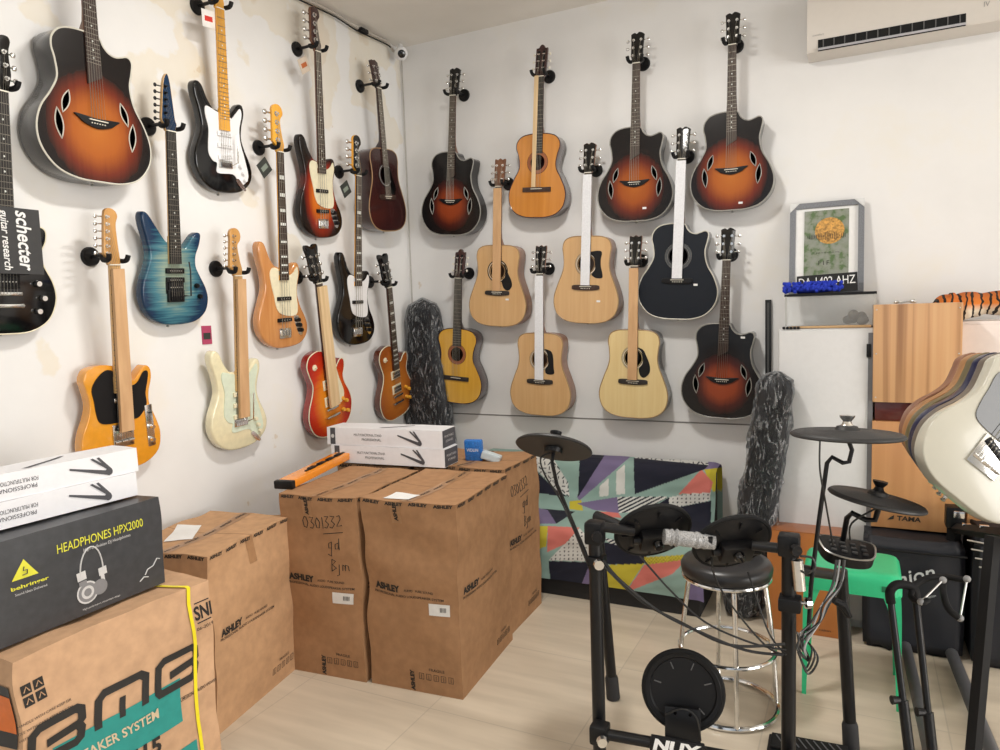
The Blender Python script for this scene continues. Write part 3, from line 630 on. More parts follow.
LEFT = [
 ((-3, 32), (8, 334), 'glossy black electric guitar cut off at the left edge, behind the black card', dict(kind='lp2', bodym=black_gloss, sidem=black_gloss, guardm=None, neckm=mahog, board=ebony, headm=black_gloss, headface=black_gloss, hard=chrome)),
 ((167, 74), (176, 325), 'blue flame-top electric guitar with black hardware and no pickguard', dict(kind='superstrat', bodym=blue_flame, sidem=blue_flame, guardm=None, neckm=maple, board=ebony, headm=maple, headface=blue_flame, hard=black_metal, btn=black_plastic)),
 ((216, -42), (226, 193), 'black electric guitar with white pickguard and amber maple neck', dict(kind='strat', bodym=black_gloss, sidem=black_gloss, guardm=white_pl, neckm=amber_maple, board=amber_maple, headm=amber_maple, headface=amber_maple, pickm=white_pl, tags=(-.055, 0, .72, red_tag, .035, .05))),
 ((109, 208), (125, 470), 'butterscotch orange electric guitar with black pickguard and card on its neck', dict(kind='tele', bodym=buttersc, sidem=buttersc, guardm=black_plastic, neckm=maple, board=maple, headm=honey, headface=honey, sleeve=(kraft, .155, .046))),
 ((235, 228), (241, 449), 'cream white electric guitar with mint pickguard and card on its neck', dict(kind='strat', bodym=creamw, sidem=creamw, guardm=mint, neckm=maple, board=maple, headm=honey, headface=honey, pickm=cream, sleeve=(kraft, .15, .048))),
 ((277, 104), (285, 348), 'natural wood bass guitar with cream pickguard and block inlays', dict(kind='jazz', bodym=nat_ash, sidem=nat_ash, guardm=cream, neckm=amber_maple, board=rosewood, headm=amber_maple, headface=amber_maple, inlay='block', tags=(-.085, .01, .86, blk_tag, .036, .7))),
 ((314.6, 6), (323, 238), 'sunburst bass guitar with cream pickguard hanging highest near the ceiling cable', dict(kind='jazz', bodym=jb_sun, sidem=jb_sun, guardm=cream, neckm=brown_neck, board=rosewood, headm=brown_neck, headface=mahog, tags=(-.085, .01, .86, org_tag, .036, .5))),
 ((313, 245), (334, 433), 'cherry sunburst electric guitar with cream binding and pale card on its neck', dict(kind='lp', bodym=lp_cherry, sidem=cherry_side, guardm=cream, neckm=mah_side, board=rosewood, headm=black_gloss, headface=black_gloss, sleeve=(kraft_pale, .15, .06))),
 ((357, 135), (357, 345), 'black bass guitar with white pickguard', dict(kind='jazz', bodym=black_gloss, sidem=black_gloss, guardm=white_pl, neckm=amber_maple, board=rosewood, headm=amber_maple, headface=black_gloss, inlay='block', tags=(-.085, .01, .86, blk_tag, .036, .6))),
 ((385, 254.5), (399, 417), 'amber flame-top electric guitar with chrome pickups beside the black gig bag', dict(kind='lp', bodym=lp_amber, sidem=mah_side, guardm=None, neckm=mah_side, board=rosewood, headm=black_gloss, headface=black_gloss, inlay='block')),
]
roots = []
HL = ['cut-off black guitar with the card', 'blue flame-top guitar', 'black guitar with amber neck', 'butterscotch orange guitar', 'cream white guitar', 'natural wood bass', 'sunburst bass near the ceiling', 'cherry sunburst guitar', 'black bass guitar', 'amber flame-top guitar']
for (h, b, lab, k), k2 in zip(LEFT, HL):
    nm = 'bass_guitar' if k['kind'] == 'jazz' else 'electric_guitar'
    p, M, zn = LW(h, b, lab, electric, name=nm, **k); roots.append(p)
    hanger(M, zn, 'L', 'round black wall hook holding the '+k2)
lab = 'large tobacco burst cutaway acoustic guitar at the upper left, nearest on the left wall'
p, M, zn = LW((80, -118), (101, 182), lab, acoustic, hx=.14, bx=.118, top=burst_bright, **{**BK, 'T': .105, 'binding': white_bind})
hanger(M, zn, 'L', 'black wall hook above the frame holding the large tobacco burst guitar')
lab = 'glossy dark brown acoustic guitar without cutaway on the left wall by the corner'
p, M, zn = LW((376, 59), (390, 231), lab, acoustic, hx=.14, bx=.118, top=mahog, side=mahog, binding=tan_bind, **{**{k: v for k, v in DK.items() if k not in ('side', 'binding')}, 'headm': mahog, 'headface': mahog, 'neckm': mahog, 'rosette': ros_dark, 'guard': tear, 'guardm': black_gloss, 'bridgem': rosewood})
hanger(M, zn, 'L', 'black wall hook holding the glossy dark brown acoustic guitar')
# card hung over the black guitar at the left edge
g = roots[0]
cardm = plain('charcoal card', (.035, .035, .036), .7)
o0 = onx(17, 241, .115); Mi = Matrix(((0, -1, 0, o0.x), (1, 0, 0, o0.y), (0, 0, 1, o0.z), (0, 0, 0, 1)))
card = thing('hang_card', 'black card with white lettering on the strings of the black guitar at left edge', 'card', mat=Mi)
MB().box((0, 0, 0), (.165, .003, .225), bev=.001).build('card', cardm, card, smooth=False)
text('schecter', (.025, -.002, 0), (0, 0, -1), (1, 0, 0), .20, .05, paper, card, 'lettering', 0.001, .15, bold=.02)
text('guitar research', (-.04, -.002, 0), (0, 0, -1), (1, 0, 0), .20, .035, paper, card, 'lettering', 0.001, .15, bold=.015)
#__PART2__
# ================================================================== CARTONS
def zat(x, y, py):
    A = Vector((x-CAM.x, y-CAM.y, 0)); k = (375-py)/F
    return CAM.z + (k*A.dot(fwd)-A.dot(UP))/(UP.z-k*fwd.z)
cardb = lambda nm, c: plain(nm, c, .8, var=.10, scale=5, spec=.2)
card_a = cardb('brown cardboard', (.37, .205, .105)); card_b = cardb('light cardboard', (.50, .30, .165)); card_edge = plain('torn card edge', (.26, .15, .08), .9)
class Carton:
    """a worn carton: the faces bulge, the edges wobble; decals follow the surface"""
    def __init__(s, name, label, cat, corner, rz, a, b, h, mat, z0=0, which='FR', bulge=.012, wob=.006, seed=0, group=None, flaps=True, lean=0, part='carton'):
        s.a, s.b, s.h, s.bu, s.wo, s.seed, s.lean = a, b, h, bulge, wob, seed, lean
        c, q = math.cos(rz), math.sin(rz)
        cx, cy = {'FR': (-a/2, b/2), 'FL': (a/2, b/2)}[which]
        s.t = thing(name, label, cat, (corner[0]+cx*c-cy*q, corner[1]+cx*q+cy*c, z0), rz, group)
        mb = MB(); n = 26
        for f, w, hh in (('front', a, h), ('back', a, h), ('right', b, h), ('left', b, h), ('top', a, b), ('bottom', a, b)):
            g = [[s.pt(f, -w/2+w*i/n, hh*j/n if f not in ('top', 'bottom') else -b/2+b*j/n) for i in range(n+1)] for j in range(n+1)]
            vs = [v for r in g for v in r]
            mb.add(vs, [(j*(n+1)+i, j*(n+1)+i+1, (j+1)*(n+1)+i+1, (j+1)*(n+1)+i) for i in range(n) for j in range(n)])
        s.body = mb.build(part, mat, s.t, ang=50)
        if flaps:
            m2 = MB()
            pts = [s.pt('top', -a/2+a*i/12, .0) for i in range(13)]
            m2.tube([p+Vector((0, 0, -.0005)) for p in pts], .0018, 4); m2.build('flap_seam', card_edge, s.t)
    def disp(s, p):
        x, y, z = 2*p.x/s.a, 2*p.y/s.b, 2*p.z/s.h-1
        q = Vector(p)
        ex, ey, ez = (1-x*x), (1-y*y), (1-z*z)
        ax, ay, az = abs(x), abs(y), abs(z)
        q.x += s.bu*(1 if x > 0 else -1)*max(0, ax-.5)*2*max(0, ey)*max(0, ez)
        q.y += s.bu*(1 if y > 0 else -1)*max(0, ay-.5)*2*max(0, ex)*max(0, ez)
        if z > 0: q.z -= s.bu*.8*max(0, ex)*max(0, ey)*max(0, az-.5)*2
        sd = s.seed*7.3
        k = s.wo*(1 if z > -1 else 0)*(1-max(0, -z))**.5
        q.x += k*noise.noise(Vector((sd+x*.9, y*.9, p.z*7)))*1.6; q.y += k*noise.noise(Vector((sd+9+x*.9, y*.9, p.z*7)))*1.6
        if z > 0: q.z += s.wo*.8*noise.noise(Vector((sd+p.x*8, p.y*8, 3)))
        q.x += s.lean*p.z
        return q
    def pt(s, f, u, v, e=0):
        a, b, h = s.a/2, s.b/2, s.h
        p, n = {'front': ((u, -b, v), (0, -1, 0)), 'back': ((-u, b, v), (0, 1, 0)), 'right': ((a, u, v), (1, 0, 0)), 'left': ((-a, -u, v), (-1, 0, 0)), 'top': ((u, v, h), (0, 0, 1)), 'bottom': ((-u, v, 0), (0, 0, -1))}[f]
        return s.disp(Vector(p))+Vector(n)*e
    def text(s, f, body, u, v, w, h, mat=ink, rot=0, name='printed_text', shear=0, bold=0, e=.0015):
        t = text(body, (0, 0, 0), (1, 0, 0), (0, 1, 0), w, h, mat, s.t, name, 0, shear, bold=bold)
        c, q = math.cos(rot), math.sin(rot)
        for p in t.data.vertices:
            x, y = p.co.x, p.co.y; p.co = s.pt(f, u+x*c-y*q, v+x*q+y*c, e)
        return t
    def poly(s, f, pts, mat, name, e=.001, n=6):
        """a printed patch: outline (u,v) cut finely so it follows the bulge"""
        vs = [Vector((x, y, 0)) for x, y in pts]; bm = bmesh.new(); bv = [bm.verts.new(v) for v in vs]
        for t in tessellate_polygon([vs]): 
            try: bm.faces.new([bv[i] for i in t])
            except ValueError: pass
        for k in range(4): bmesh.ops.subdivide_edges(bm, edges=[g for g in bm.edges if g.calc_length() > .035], cuts=1, use_grid_fill=False)
        bmesh.ops.triangulate(bm, faces=bm.faces[:])
        for v in bm.verts: v.co = s.pt(f, v.co.x, v.co.y, e)
        me = bpy.data.meshes.new(name); bm.to_mesh(me); bm.free(); me.materials.append(mat)
        o = bpy.data.objects.new(name, me); COL.objects.link(o); o.parent = s.t; return o
    def rect(s, f, u, v, w, h, mat, name, e=.001, rot=0):
        c, q = math.cos(rot), math.sin(rot)
        return s.poly(f, [(u+x*c-y*q, v+x*q+y*c) for x, y in ((-w/2, -h/2), (w/2, -h/2), (w/2, h/2), (-w/2, h/2))], mat, name, e)
    def lines(s, f, ls, r, mat, name, e=.001):
        mb = MB()
        for l in ls: mb.tube([s.pt(f, x, y, e) for x, y in l], r, 5)
        return mb.build(name, mat, s.t)
tapem = plain('printed brown tape', (.36, .20, .10), .4, var=.1)
lab_white = plain('white label', (.74, .73, .70), .5)
def ashley(c, front=True, right=True, hand=False, seed=0):
    a, b, h = c.a, c.b, c.h
    def side(f, w, lab):
        c.text(f, 'ASHLEY', -w/2+.10, h*.545, .13, .030, bold=.05, e=.003); c.text(f, 'AUDIO   PURE SOUND', -w/2+.25, h*.542, .13, .010, bold=.01, e=.003)
        c.text(f, 'PROFESSIONAL AUDIO LOUDSPEAKER SYSTEM', -w/2+.195, h*.51, .33, .010, bold=.01, e=.003)
        c.text(f, 'FRAGILE', w/2-.11, .105, .07, .012)
        ls = []
        for k in range(5):
            x0 = w/2-.19+.033*k; ls += [[(x0, .06), (x0+.02, .06), (x0+.02, .085), (x0, .085), (x0, .06)], [(x0+.01, .063), (x0+.01, .08)]]
        c.lines(f, ls, .0008, ink, 'handling_symbols')
        if lab:
            c.rect(f, w/2-.085, h*.455, .095, .048, lab_white, 'label', .0025); c.lines(f, [[(w/2-.08+.006*i, h*.445), (w/2-.08+.006*i, h*.468)] for i in range(5)], .0013, ink, 'barcode', .0032)
    if front:
        side('front', a, True)
        c.rect('front', -.05, h-.045, .045, .09, tapem, 'packing_tape', .0012); c.text('front', 'ASHLEY', -.05, h-.04, .08, .018, rot=PI/2, bold=.05, e=.003)
        c.text('front', 'ASHLEY', -.01, .05, .09, .020, rot=PI/2, bold=.05, e=.003)
    if right: side('right', b, False)
    # printed tape along the top edges
    for f, w in (('front', a), ('right', b)):
        k = 4 if w < .5 else 6
        for i in range(k): c.text(f, 'ASHLEY', -w/2+w*(i+.5)/k, h-.010, w/k*.78, .014, bold=.05, e=.002)
    c.rect('top', 0, 0, .05, b-.01, tapem, 'packing_tape', .0015)
    for i in range(5): c.text('top', 'ASHLEY', 0, -b/2+b*(i+.5)/5, .085, .014, rot=PI/2, bold=.03, e=.0025)
    if hand:
        f, u0, v0 = hand
        H = [[(0, .05), (-.008, .035), (-.006, .015), (.004, .012), (.012, .03), (.008, .048), (0, .05)], [(.02, .05), (.035, .05), (.025, .035), (.036, .025), (.028, .012), (.018, .014)],
             [(.05, .05), (.042, .035), (.046, .015), (.056, .015), (.060, .035), (.05, .05)], [(.07, .052), (.072, .014)], [(.08, .055), (.094, .056), (.084, .04), (.096, .03), (.088, .016), (.078, .018)],
             [(.102, .058), (.118, .058), (.107, .042), (.12, .032), (.11, .018), (.1, .02)], [(.128, .058), (.138, .062), (.142, .05), (.128, .025), (.148, .028)],
             [(.07, -.005), (.15, .005)], [(.10, -.03), (.09, -.035), (.09, -.05), (.102, -.048), (.104, -.028), (.1, -.075), (.086, -.07)], [(.13, -.03), (.118, -.035), (.118, -.05), (.13, -.048), (.134, -.015), (.134, -.052)],
             [(.10, -.085), (.10, -.125)], [(.10, -.085), (.115, -.09), (.102, -.103), (.117, -.113), (.1, -.125)], [(.128, -.10), (.128, -.135), (.12, -.138)], [(.14, -.12), (.142, -.10), (.15, -.105), (.15, -.12), (.152, -.10), (.162, -.104), (.163, -.12)]]
        c.lines(f, [[(u0+x*1.3, v0+y*1.3) for x, y in l] for l in H], .0016, ink, 'handwriting')
GA = 'brown speaker cartons standing on the floor'
hA = zat(1.292, -1.696, 505)
cFR = Carton('cardboard_box', 'tall brown speaker carton standing frontmost in the middle group, with white label', 'box', (1.292, -1.696), math.radians(4.5), .425, .56, hA, card_a, seed=1, bulge=.014, wob=.009, group=GA)
ashley(cFR); cFR.rect('top', -.06, -.2, .12, .10, paper, 'paper_label', .003)
cFL = Carton('cardboard_box', 'tall brown speaker carton with handwritten numbers on its front', 'box', (.846, -1.738), math.radians(5), .395, .55, hA*.995, card_a, seed=2, bulge=.008, wob=.008, group=GA)
ashley(cFL, hand=('front', -.07, hA*.80))
hB = zat(1.2, -.7, 453)
cBR = Carton('cardboard_box', 'brown speaker carton behind the front one, next to the patterned sofa', 'box', (1.222, -1.115), math.radians(2), .5, .42, hB, card_a, seed=3, bulge=.008, wob=.008, group=GA)
ashley(cBR, front=False, hand=('right', -.14, hB*.80))
cBL = Carton('cardboard_box', 'brown speaker carton at the back left, its top under the blue packet side', 'box', (.70, -1.15), math.radians(3), .42, .5, hA*.99, card_b, seed=4, bulge=.006, wob=.006, group=GA)
ashley(cBL, front=False, right=False)
hL = zat(.565, -2.27, 556)
cLA = Carton('cardboard_box', 'brown speaker carton standing alone between the wall and the black-and-teal printed carton', 'box', (.565, -2.27), math.radians(9.4), .42, .53, hL, card_b, seed=5, bulge=.01, wob=.010, group=GA, lean=.01)
ashley(cLA, front=False); cLA.rect('right', -.02, hL-.055, .05, .11, tapem, 'packing_tape', .0012); cLA.rect('top', -.10, -.03, .10, .20, paper, 'paper_label', .003, .5)
# big carton with the dark lettering
pb = Vector((.764, -2.438, 0)); hC = zat(pb.x, pb.y, 578); lc = onz(12, 662, hC); dv = Vector((pb.x-lc.x, pb.y-lc.y)); wC = dv.length; rzC = math.atan2(dv.y, dv.x)
teal = plain('teal print', (.02, .27, .24), .7)
# its printed face is local 'front' (u from left corner to right corner)
cC = Carton('cardboard_box', 'big carton with huge black letters and teal panel, bound with a yellow strap', 'box', (pb.x, pb.y), rzC, wC, .44, hC, cardb('pale cardboard', (.56, .35, .21)), seed=6, bulge=.012, wob=.010)
W = wC
def bmb(k, u, v, s):
    """squared heavy letters"""
    P_ = {'B': [[(.30, .42), (.92, .52), (1, .62), (.98, .9), (.88, 1), (.14, 1), (0, .86), (0, .12), (.06, 0), (.86, 0), (.97, .1), (1, .34), (.92, .52)]],
          'M': [[(0, 0), (0, .85), (.12, 1), (.88, 1), (1, .85), (1, 0)], [(.5, .62), (.5, 0)]]}[k]
    return [[(u+x*s[0], v+y*s[1]) for x, y in l] for l in P_]
def ribbon(c, f, line, w, mat, name):
    mb = MB(); pts = [Vector((x, y)) for x, y in line]; fine = []
    for i in range(len(pts)-1):
        k = max(1, int((pts[i+1]-pts[i]).length/.02)); fine += [pts[i].lerp(pts[i+1], j/k) for j in range(k)]
    cl = (pts[0]-pts[-1]).length < 1e-6
    if not cl: fine.append(pts[-1])
    N = len(fine); vs = []
    for i in range(N):
        a = fine[i-1] if (cl or i) else fine[i]; b = fine[(i+1) % N] if (cl or i < N-1) else fine[i]
        d1 = (fine[i]-a); d2 = (b-fine[i]); d1 = d1.normalized() if d1.length else d2.normalized(); d2 = d2.normalized() if d2.length else d1
        n1, n2 = Vector((-d1.y, d1.x)), Vector((-d2.y, d2.x)); m = (n1+n2).normalized(); s_ = w/2/max(.6, m.dot(n1)); m = m*s_
        vs += [c.pt(f, fine[i].x+m.x, fine[i].y+m.y, .003), c.pt(f, fine[i].x-m.x, fine[i].y-m.y, .003)]
    mb.add(vs, [(2*j, 2*j+1, (2*j+3) % (2*N), (2*j+2) % (2*N)) for j in range(N if cl else N-1)])
    return mb.build(name, mat, c.t)
cC.poly('front', [(-W*.37, hC*.40), (W*.27, hC*.40), (W*.27, hC*.60), (-W*.37, hC*.60)], teal, 'teal_panel', .0022)
cC.poly('front', [(-W*.12, hC*.0+.03), (W*.34, .03), (W*.34, hC*.27), (-W*.12, hC*.27)], teal, 'teal_panel', .0022)
for k, u in (('B', -W*.465), ('M', -W*.16), ('B', W*.14)):
    for l in bmb(k, u, hC*.575, (W*.23, hC*.135)): ribbon(cC, 'front', l, .023 if len(l) > 2 else .018, ink, 'large_letter_stroke')
cC.text('front', 'SPEAKER SYSTEM', -W*.085, hC*.505, W*.44, .030, plain('cream print', (.62, .50, .33), .7), bold=.02, e=.004)
cC.text('front', 'CS 415', -W*.05, hC*.365, .22, .055, bold=.03, e=.004)
cC.text('front', 'SNI', W*.445, hC*.865, .07, .05, bold=.03); cC.lines('front', [[(W*.40, hC*.915), (W*.49, hC*.915)], [(W*.40, hC*.815), (W*.49, hC*.815)]], .002, ink, 'rule'); cC.text('front', '06-2019', W*.445, hC*.785, .07, .012)
ls = []
for i in (0, 1):
    for j in (0, 1):
        x0, y0 = -W*.45+.034*i, hC*.83+.034*j; cC.rect('front', x0, y0, .028, .028, ink, 'handling_symbol', .0015); ls += [[(x0-.008, y0-.006), (x0, y0+.008), (x0+.008, y0-.006)]]
cC.lines('front', ls, .0015, cardb('pale cardboard', (.56, .35, .21)), 'symbol_line', .003)
for k in range(3): cC.text('front', 'HANDLE WITH CARE KEEP DRY THIS SIDE UP'[k*3:24+k*4], -W*.40, hC*.755-.02*k, .15, .007)
cC.text('front', 'PROFESSIONAL AUDIO SPEAKER', W*.38, hC*.50, .16, .012, bold=.01)
yel = plain('yellow strap', (.85, .72, .02), .4, var=.03)
u0 = W*.365; mb = MB(); st = [cC.pt('front', u0, hC*i/14, .004) for i in range(15)]+[cC.pt('top', u0-.01*j, -.215+.43*j/10, .004) for j in range(11)]
mb.rings([[p+Vector((-.0065, 0, 0)), p+Vector((.0065, 0, 0)), p+Vector((.0065, .0005, .0012)), p+Vector((-.0065, .0005, .0012))] for p in st]); mb.build('strap', yel, cC.t)
sl = Carton.rect(cC, 'left', .17, hC*.78, .07, .17, plain('black label', (.02, .02, .02), .5), 'side_label', .003); Carton.rect(cC, 'left', .17, hC*.79, .066, .10, plain('orange label', (.7, .16, .02), .5), 'side_label_panel', .004)
# headphone carton
f0 = onz(165, 584, hC); f1 = onz(0, 652, hC); dv = Vector((f0.x-f1.x, f0.y-f1.y)); rzH = math.atan2(dv.y, dv.x); wH = .62
hH = zat(f0.x, f0.y, 499)-hC
dk = plain('charcoal printed card', (.045, .047, .052), .4, var=.15)
cH = Carton('headphone_box', 'charcoal headphone carton with yellow title lying on the big printed carton', 'box', (f0.x, f0.y), rzH, wH, .30, hH, dk, z0=hC+.006, seed=8, bulge=.004, wob=.006, flaps=False)
yt = plain('yellow print', (.72, .70, .05), .5); wt = plain('pale print', (.6, .6, .6), .5)
cH.text('front', 'HEADPHONES HPX2000', .105, hH*.775, .27, .026, yt, shear=.0); cH.text('front', 'High-Definition DJ Headphones', .12, hH*.675, .15, .012, wt)
cH.poly('front', [(-.155, hH*.60), (-.085, hH*.60), (-.12, hH*.60+.052)], yt, 'triangle_logo'); cH.lines('front', [[(-.127, hH*.62+.004), (-.115, hH*.62+.005), (-.113, hH*.62+.016), (-.124, hH*.62+.016), (-.121, hH*.62+.026)]], .0014, dk, 'logo_stroke', .003)
cH.text('front', 'behringer', -.11, hH*.52, .10, .014, yt, bold=.02); cH.text('front', 'Sound Ideas Delivered', -.11, hH*.46, .085, .007, wt); cH.text('front', 'High-performance closed-back design', .09, hH*.06, .12, .007, wt)
hp = MB(); arc = [cH.pt('front', .066+.036*math.cos(t), hH*.42+.078*math.sin(t), .002) for t in [PI*i/14 for i in range(15)]]
hp.tube(arc, .0022, 5); hp.build('printed_headband', wt, cH.t)
grey_p = plain('grey print', (.22, .22, .23), .5)
for (u, v, w, h, m) in ((.033, hH*.42, .028, .026, wt), (.10, hH*.40, .026, .024, wt), (.036, hH*.34, .024, .014, grey_p), (.100, hH*.30, .012, .04, wt)): cH.rect('front', u, v, w, h, m, 'printed_yoke', .0025, .1)
for (u, v, r, m) in ((.088, hH*.24, .024, grey_p), (.048, hH*.23, .034, wt), (.048, hH*.23, .029, grey_p), (.048, hH*.23, .020, wt), (.048, hH*.23, .012, grey_p)): cH.poly('front', circle(u, v, r, 20), m, 'printed_ear_cup', .0025+(.03-r)*.05)
cH.lines('front', [[(.24, .05), (.25, .065), (.27, .07), (.285, .09), (.295, .085)], [(.22, .035), (.235, .045), (.25, .04)]], .0018, wt, 'printed_cable', .002)
# white stand boxes
whitebox = plain('white coated card', (.80, .80, .83), .5, var=.02); grey_ink = plain('dark grey print', (.07, .07, .08), .6)
def stand_box(label, corner, rz, a, b, h, z0, mirrored, seed, group, endm):
    c = Carton('stand_box', label, 'box', corner, rz, a, b, h, whitebox, z0=z0, seed=seed, bulge=.001, wob=.002, flaps=False, group=group)
    u = a/2-.24 if mirrored else a*.10; k_ = .72 if mirrored else .8
    c.poly('front', [(u+.02, h*.62), (u+.13, h*.14), (u+.15, h*.26), (u+.02, h*.70)], grey_ink, 'printed_stand_leg', .0015)
    for k in (0, .02): c.poly('front', [(u+.085+k, h*.9), (u+.093+k, h*.92), (u+.15, h*.35), (u+.14, h*.30)], grey_ink, 'printed_stand_leg', .0018)
    c.poly('front', circle(u+.14, h*.25, .012, 12), grey_ink, 'printed_stand_leg', .002)
    rot = PI if mirrored else 0
    c.text('front', 'MULTI FUNCTIONAL STAND' if not mirrored else 'FOR MULTIFUNCTIONAL STAND', u-.15, h*.62, .16, .012, grey_ink, rot=rot); c.text('front', 'PROFESSIONAL', u-.13, h*.36, .11, .012, grey_ink, rot=rot)
    c.poly('top', [(u-.1, -b*.3), (u+.05, b*.3), (u+.06, b*.25), (u-.08, -b*.35)], grey_ink, 'printed_stand_leg', .0015)
    if endm:
        c.rect('right', 0, h/2, b*.97, h*.94, grey_ink, 'end_panel', .0008); c.text('right', 'PORTABLE', 0, h*.62, b*.7, .011, wt, e=.0018); c.text('right', 'STAND', 0, h*.36, b*.55, .011, wt, e=.0018)
        c.rect('front', -a/2+.035, h/2, .03, h*.95, grey_ink, 'dark_band', .0009); c.poly('front', circle(-a/2+.035, h*.5, .010, 12), wt, 'printed_badge', .002)
    return c
s0 = onz(128, 498, hC+hH+.01); s0 = s0+(s0-onz(0, 531, hC+hH+.01)).normalized()*.035; s1 = onz(0, 531, hC+hH+.01); dv = Vector((s0.x-s1.x, s0.y-s1.y)); rzS = math.atan2(dv.y, dv.x); zS = hC+hH+.012
hS = (zat(s0.x, s0.y, 448)-zS)/2*.98
pass
stand_box('white stand carton lying directly on the charcoal headphone box', (s0.x, s0.y), rzS, .95, .13, hS, zS, True, 11, 'white stand cartons on the headphone box', False)
stand_box('white stand carton on top of the left stack, over another white one', (s0.x-.004, s0.y+.012), rzS, .95, .13, hS, zS+hS+.001, True, 12, 'white stand cartons on the headphone box', False)
c0 = onz(445, 468, hA+.008); c1 = onz(335, 462, hA+.008); dv = Vector((c0.x-c1.x, c0.y-c1.y)); rzM = math.atan2(dv.y, dv.x)
hM = (zat(c0.x, c0.y, 433)-hA)/2
pass
stand_box('lower white stand carton lying on the middle brown cartons', (c0.x, c0.y), rzM, dv.length*1.03, .15, hM, hA+.008, False, 13, 'white stand cartons on the brown cartons', True)
stand_box('upper white stand carton of the pair on the middle brown cartons', (c0.x-.012, c0.y+.004), rzM, dv.length*1.05, .15, hM, hA+.009+hM, False, 14, 'white stand cartons on the brown cartons', True)
# blue packet, orange guitar lying behind
bluem = plain('blue printed film', (.02, .17, .55), .3, coat=.4, var=.3, scale=30)
q = onz(461, 462, hA); mb = MB(); mb.box((0, 0, .055), (.095, .035, .11), Matrix.Rotation(.15, 3, 'X'), bev=.012)
t = thing('blue_packet', 'crumpled blue plastic packet beside the white stand cartons', 'packet', (q.x+.05, q.y+.05, hA), .2); mb.build('pouch', bluem, t)
text('VIOLIN', (0, -.028, .06), (1, 0, 0), (0, 0, 1), .06, .016, paper, t, 'lettering', .002); MB().box((.09, 0, .022), (.10, .05, .04), Matrix.Rotation(.3, 3, 'Y'), bev=.008).build('clear_flap', plain('pale plastic film', (.5, .58, .62), .3), t, smooth=False)
orange_g = plain('orange lacquer', (.80, .27, .02), .25, coat=.6)
ga, gb = onz(289, 489, hA+.0), ony(398, 433, -.62); d_ = gb-ga; L_ = d_.length
t = thing('instrument_case', 'long slim orange case with black corners lying behind the white stand cartons', 'case', ga, 0)
xx = d_.normalized(); yy = Vector((-xx.y, xx.x, 0)).normalized(); zz = xx.cross(yy); Rc = Matrix((xx, yy, zz)).transposed(); o_ = lambda x, y, z: Rc @ Vector((x, y, z))
MB().box(o_(L_/2, .03, .015), (L_, .09, .034), Rc, bev=.006).build('shell', orange_g, t)
for x in (.014, L_-.014): MB().box(o_(x, .03, .015), (.03, .094, .038), Rc, bev=.006).build('corner_cap', black_plastic, t)
for x in (.22, .30, .38, .46, L_-.2, L_-.3): MB().box(o_(x, .02, .036), (.05, .02, .010), Rc, bev=.003).build('clasp', black_plastic, t)
MB().box(o_(L_*.5, .02, .033), (L_*.7, .012, .006), Rc).build('rubber_strip', black_plastic, t)
rt_ = onx(207, 335, .004); t = thing('item_tag', 'small pink and black tag on the left wall above the cream guitar', 'tag', (0.0015, rt_.y, rt_.z-.045), 0)
MB().box((.001, 0, .045), (.002, .055, .085)).build('card', plain('pink tag', (.40, .05, .12), .6), t, smooth=False); MB().box((.0025, 0, .04), (.001, .04, .03)).build('print', blk_tag[0], t, smooth=False)

# ================================================================== SOFA with patterned cover
def inpoly(x, y, pl):
    c = False; n = len(pl)
    for i in range(n):
        x1, y1 = pl[i]; x2, y2 = pl[i-1]
        if (y1 > y) != (y2 > y) and x < (x2-x1)*(y-y1)/(y2-y1)+x1: c = not c
    return c
NV, MI, LI, CO, YE, WH = (.008, .009, .022), (.25, .37, .33), (.17, .135, .25), (.60, .17, .14), (.50, .42, .035), (.60, .60, .57)
PAT = [([(85,155),(145,160),(200,250),(205,300),(160,275),(85,200)],'dash'),([(85,205),(160,275),(200,300),(85,285)],NV),([(150,165),(240,165),(235,290),(205,290)],MI),([(240,150),(330,150),(235,300),(232,290)],NV),
([(330,150),(428,150),(240,312),(230,300)],LI),([(427,160),(427,285),(260,305)],'vs'),([(425,165),(685,190),(670,205),(430,290)],NV),([(430,150),(680,160),(685,192),(430,166)],'dash'),
([(660,205),(700,250),(690,285),(580,290)],CO),([(670,205),(755,195),(755,270),(700,283)],YE),([(680,160),(755,165),(755,200),(670,205)],LI),([(695,285),(755,270),(755,480),(690,480)],MI),
([(550,300),(692,278),(690,312),(545,342)],'dot'),([(480,342),(550,300),(545,342),(695,312),(695,480),(480,400)],NV),([(370,300),(550,298),(450,352),(375,355)],'ds'),([(230,322),(370,300),(375,355),(290,345)],LI),
([(205,315),(245,310),(252,347),(205,342)],YE),([(85,335),(130,345),(160,392),(85,392)],LI),([(110,340),(225,350),(160,392)],NV),([(85,400),(130,400),(125,470),(85,485)],YE),([(130,400),(240,405),(190,462),(128,490)],CO),
([(240,408),(300,470),(275,522),(133,518),(190,460)],'dot'),([(133,520),(277,525),(240,618),(140,597)],NV),([(277,528),(325,540),(322,640),(235,620)],LI),([(325,535),(462,530),(398,625),(322,640)],YE),
([(462,535),(610,515),(560,565),(398,630)],CO),([(460,508),(620,498),(700,480),(610,532),(470,537)],'net'),([(325,455),(475,490),(462,532),(325,533)],NV),([(318,440),(375,450),(470,500),(445,532)],'ds'),([(295,350),(372,352),(385,372),(330,368)],CO),
([(640,520),(760,480),(760,700),(600,700)],LI),([(-400,150),(-100,170),(60,300),(-300,320)],CO),([(-300,330),(0,340),(60,420),(-200,480)],YE),([(-200,480),(60,430),(60,560),(-150,600)],NV)]
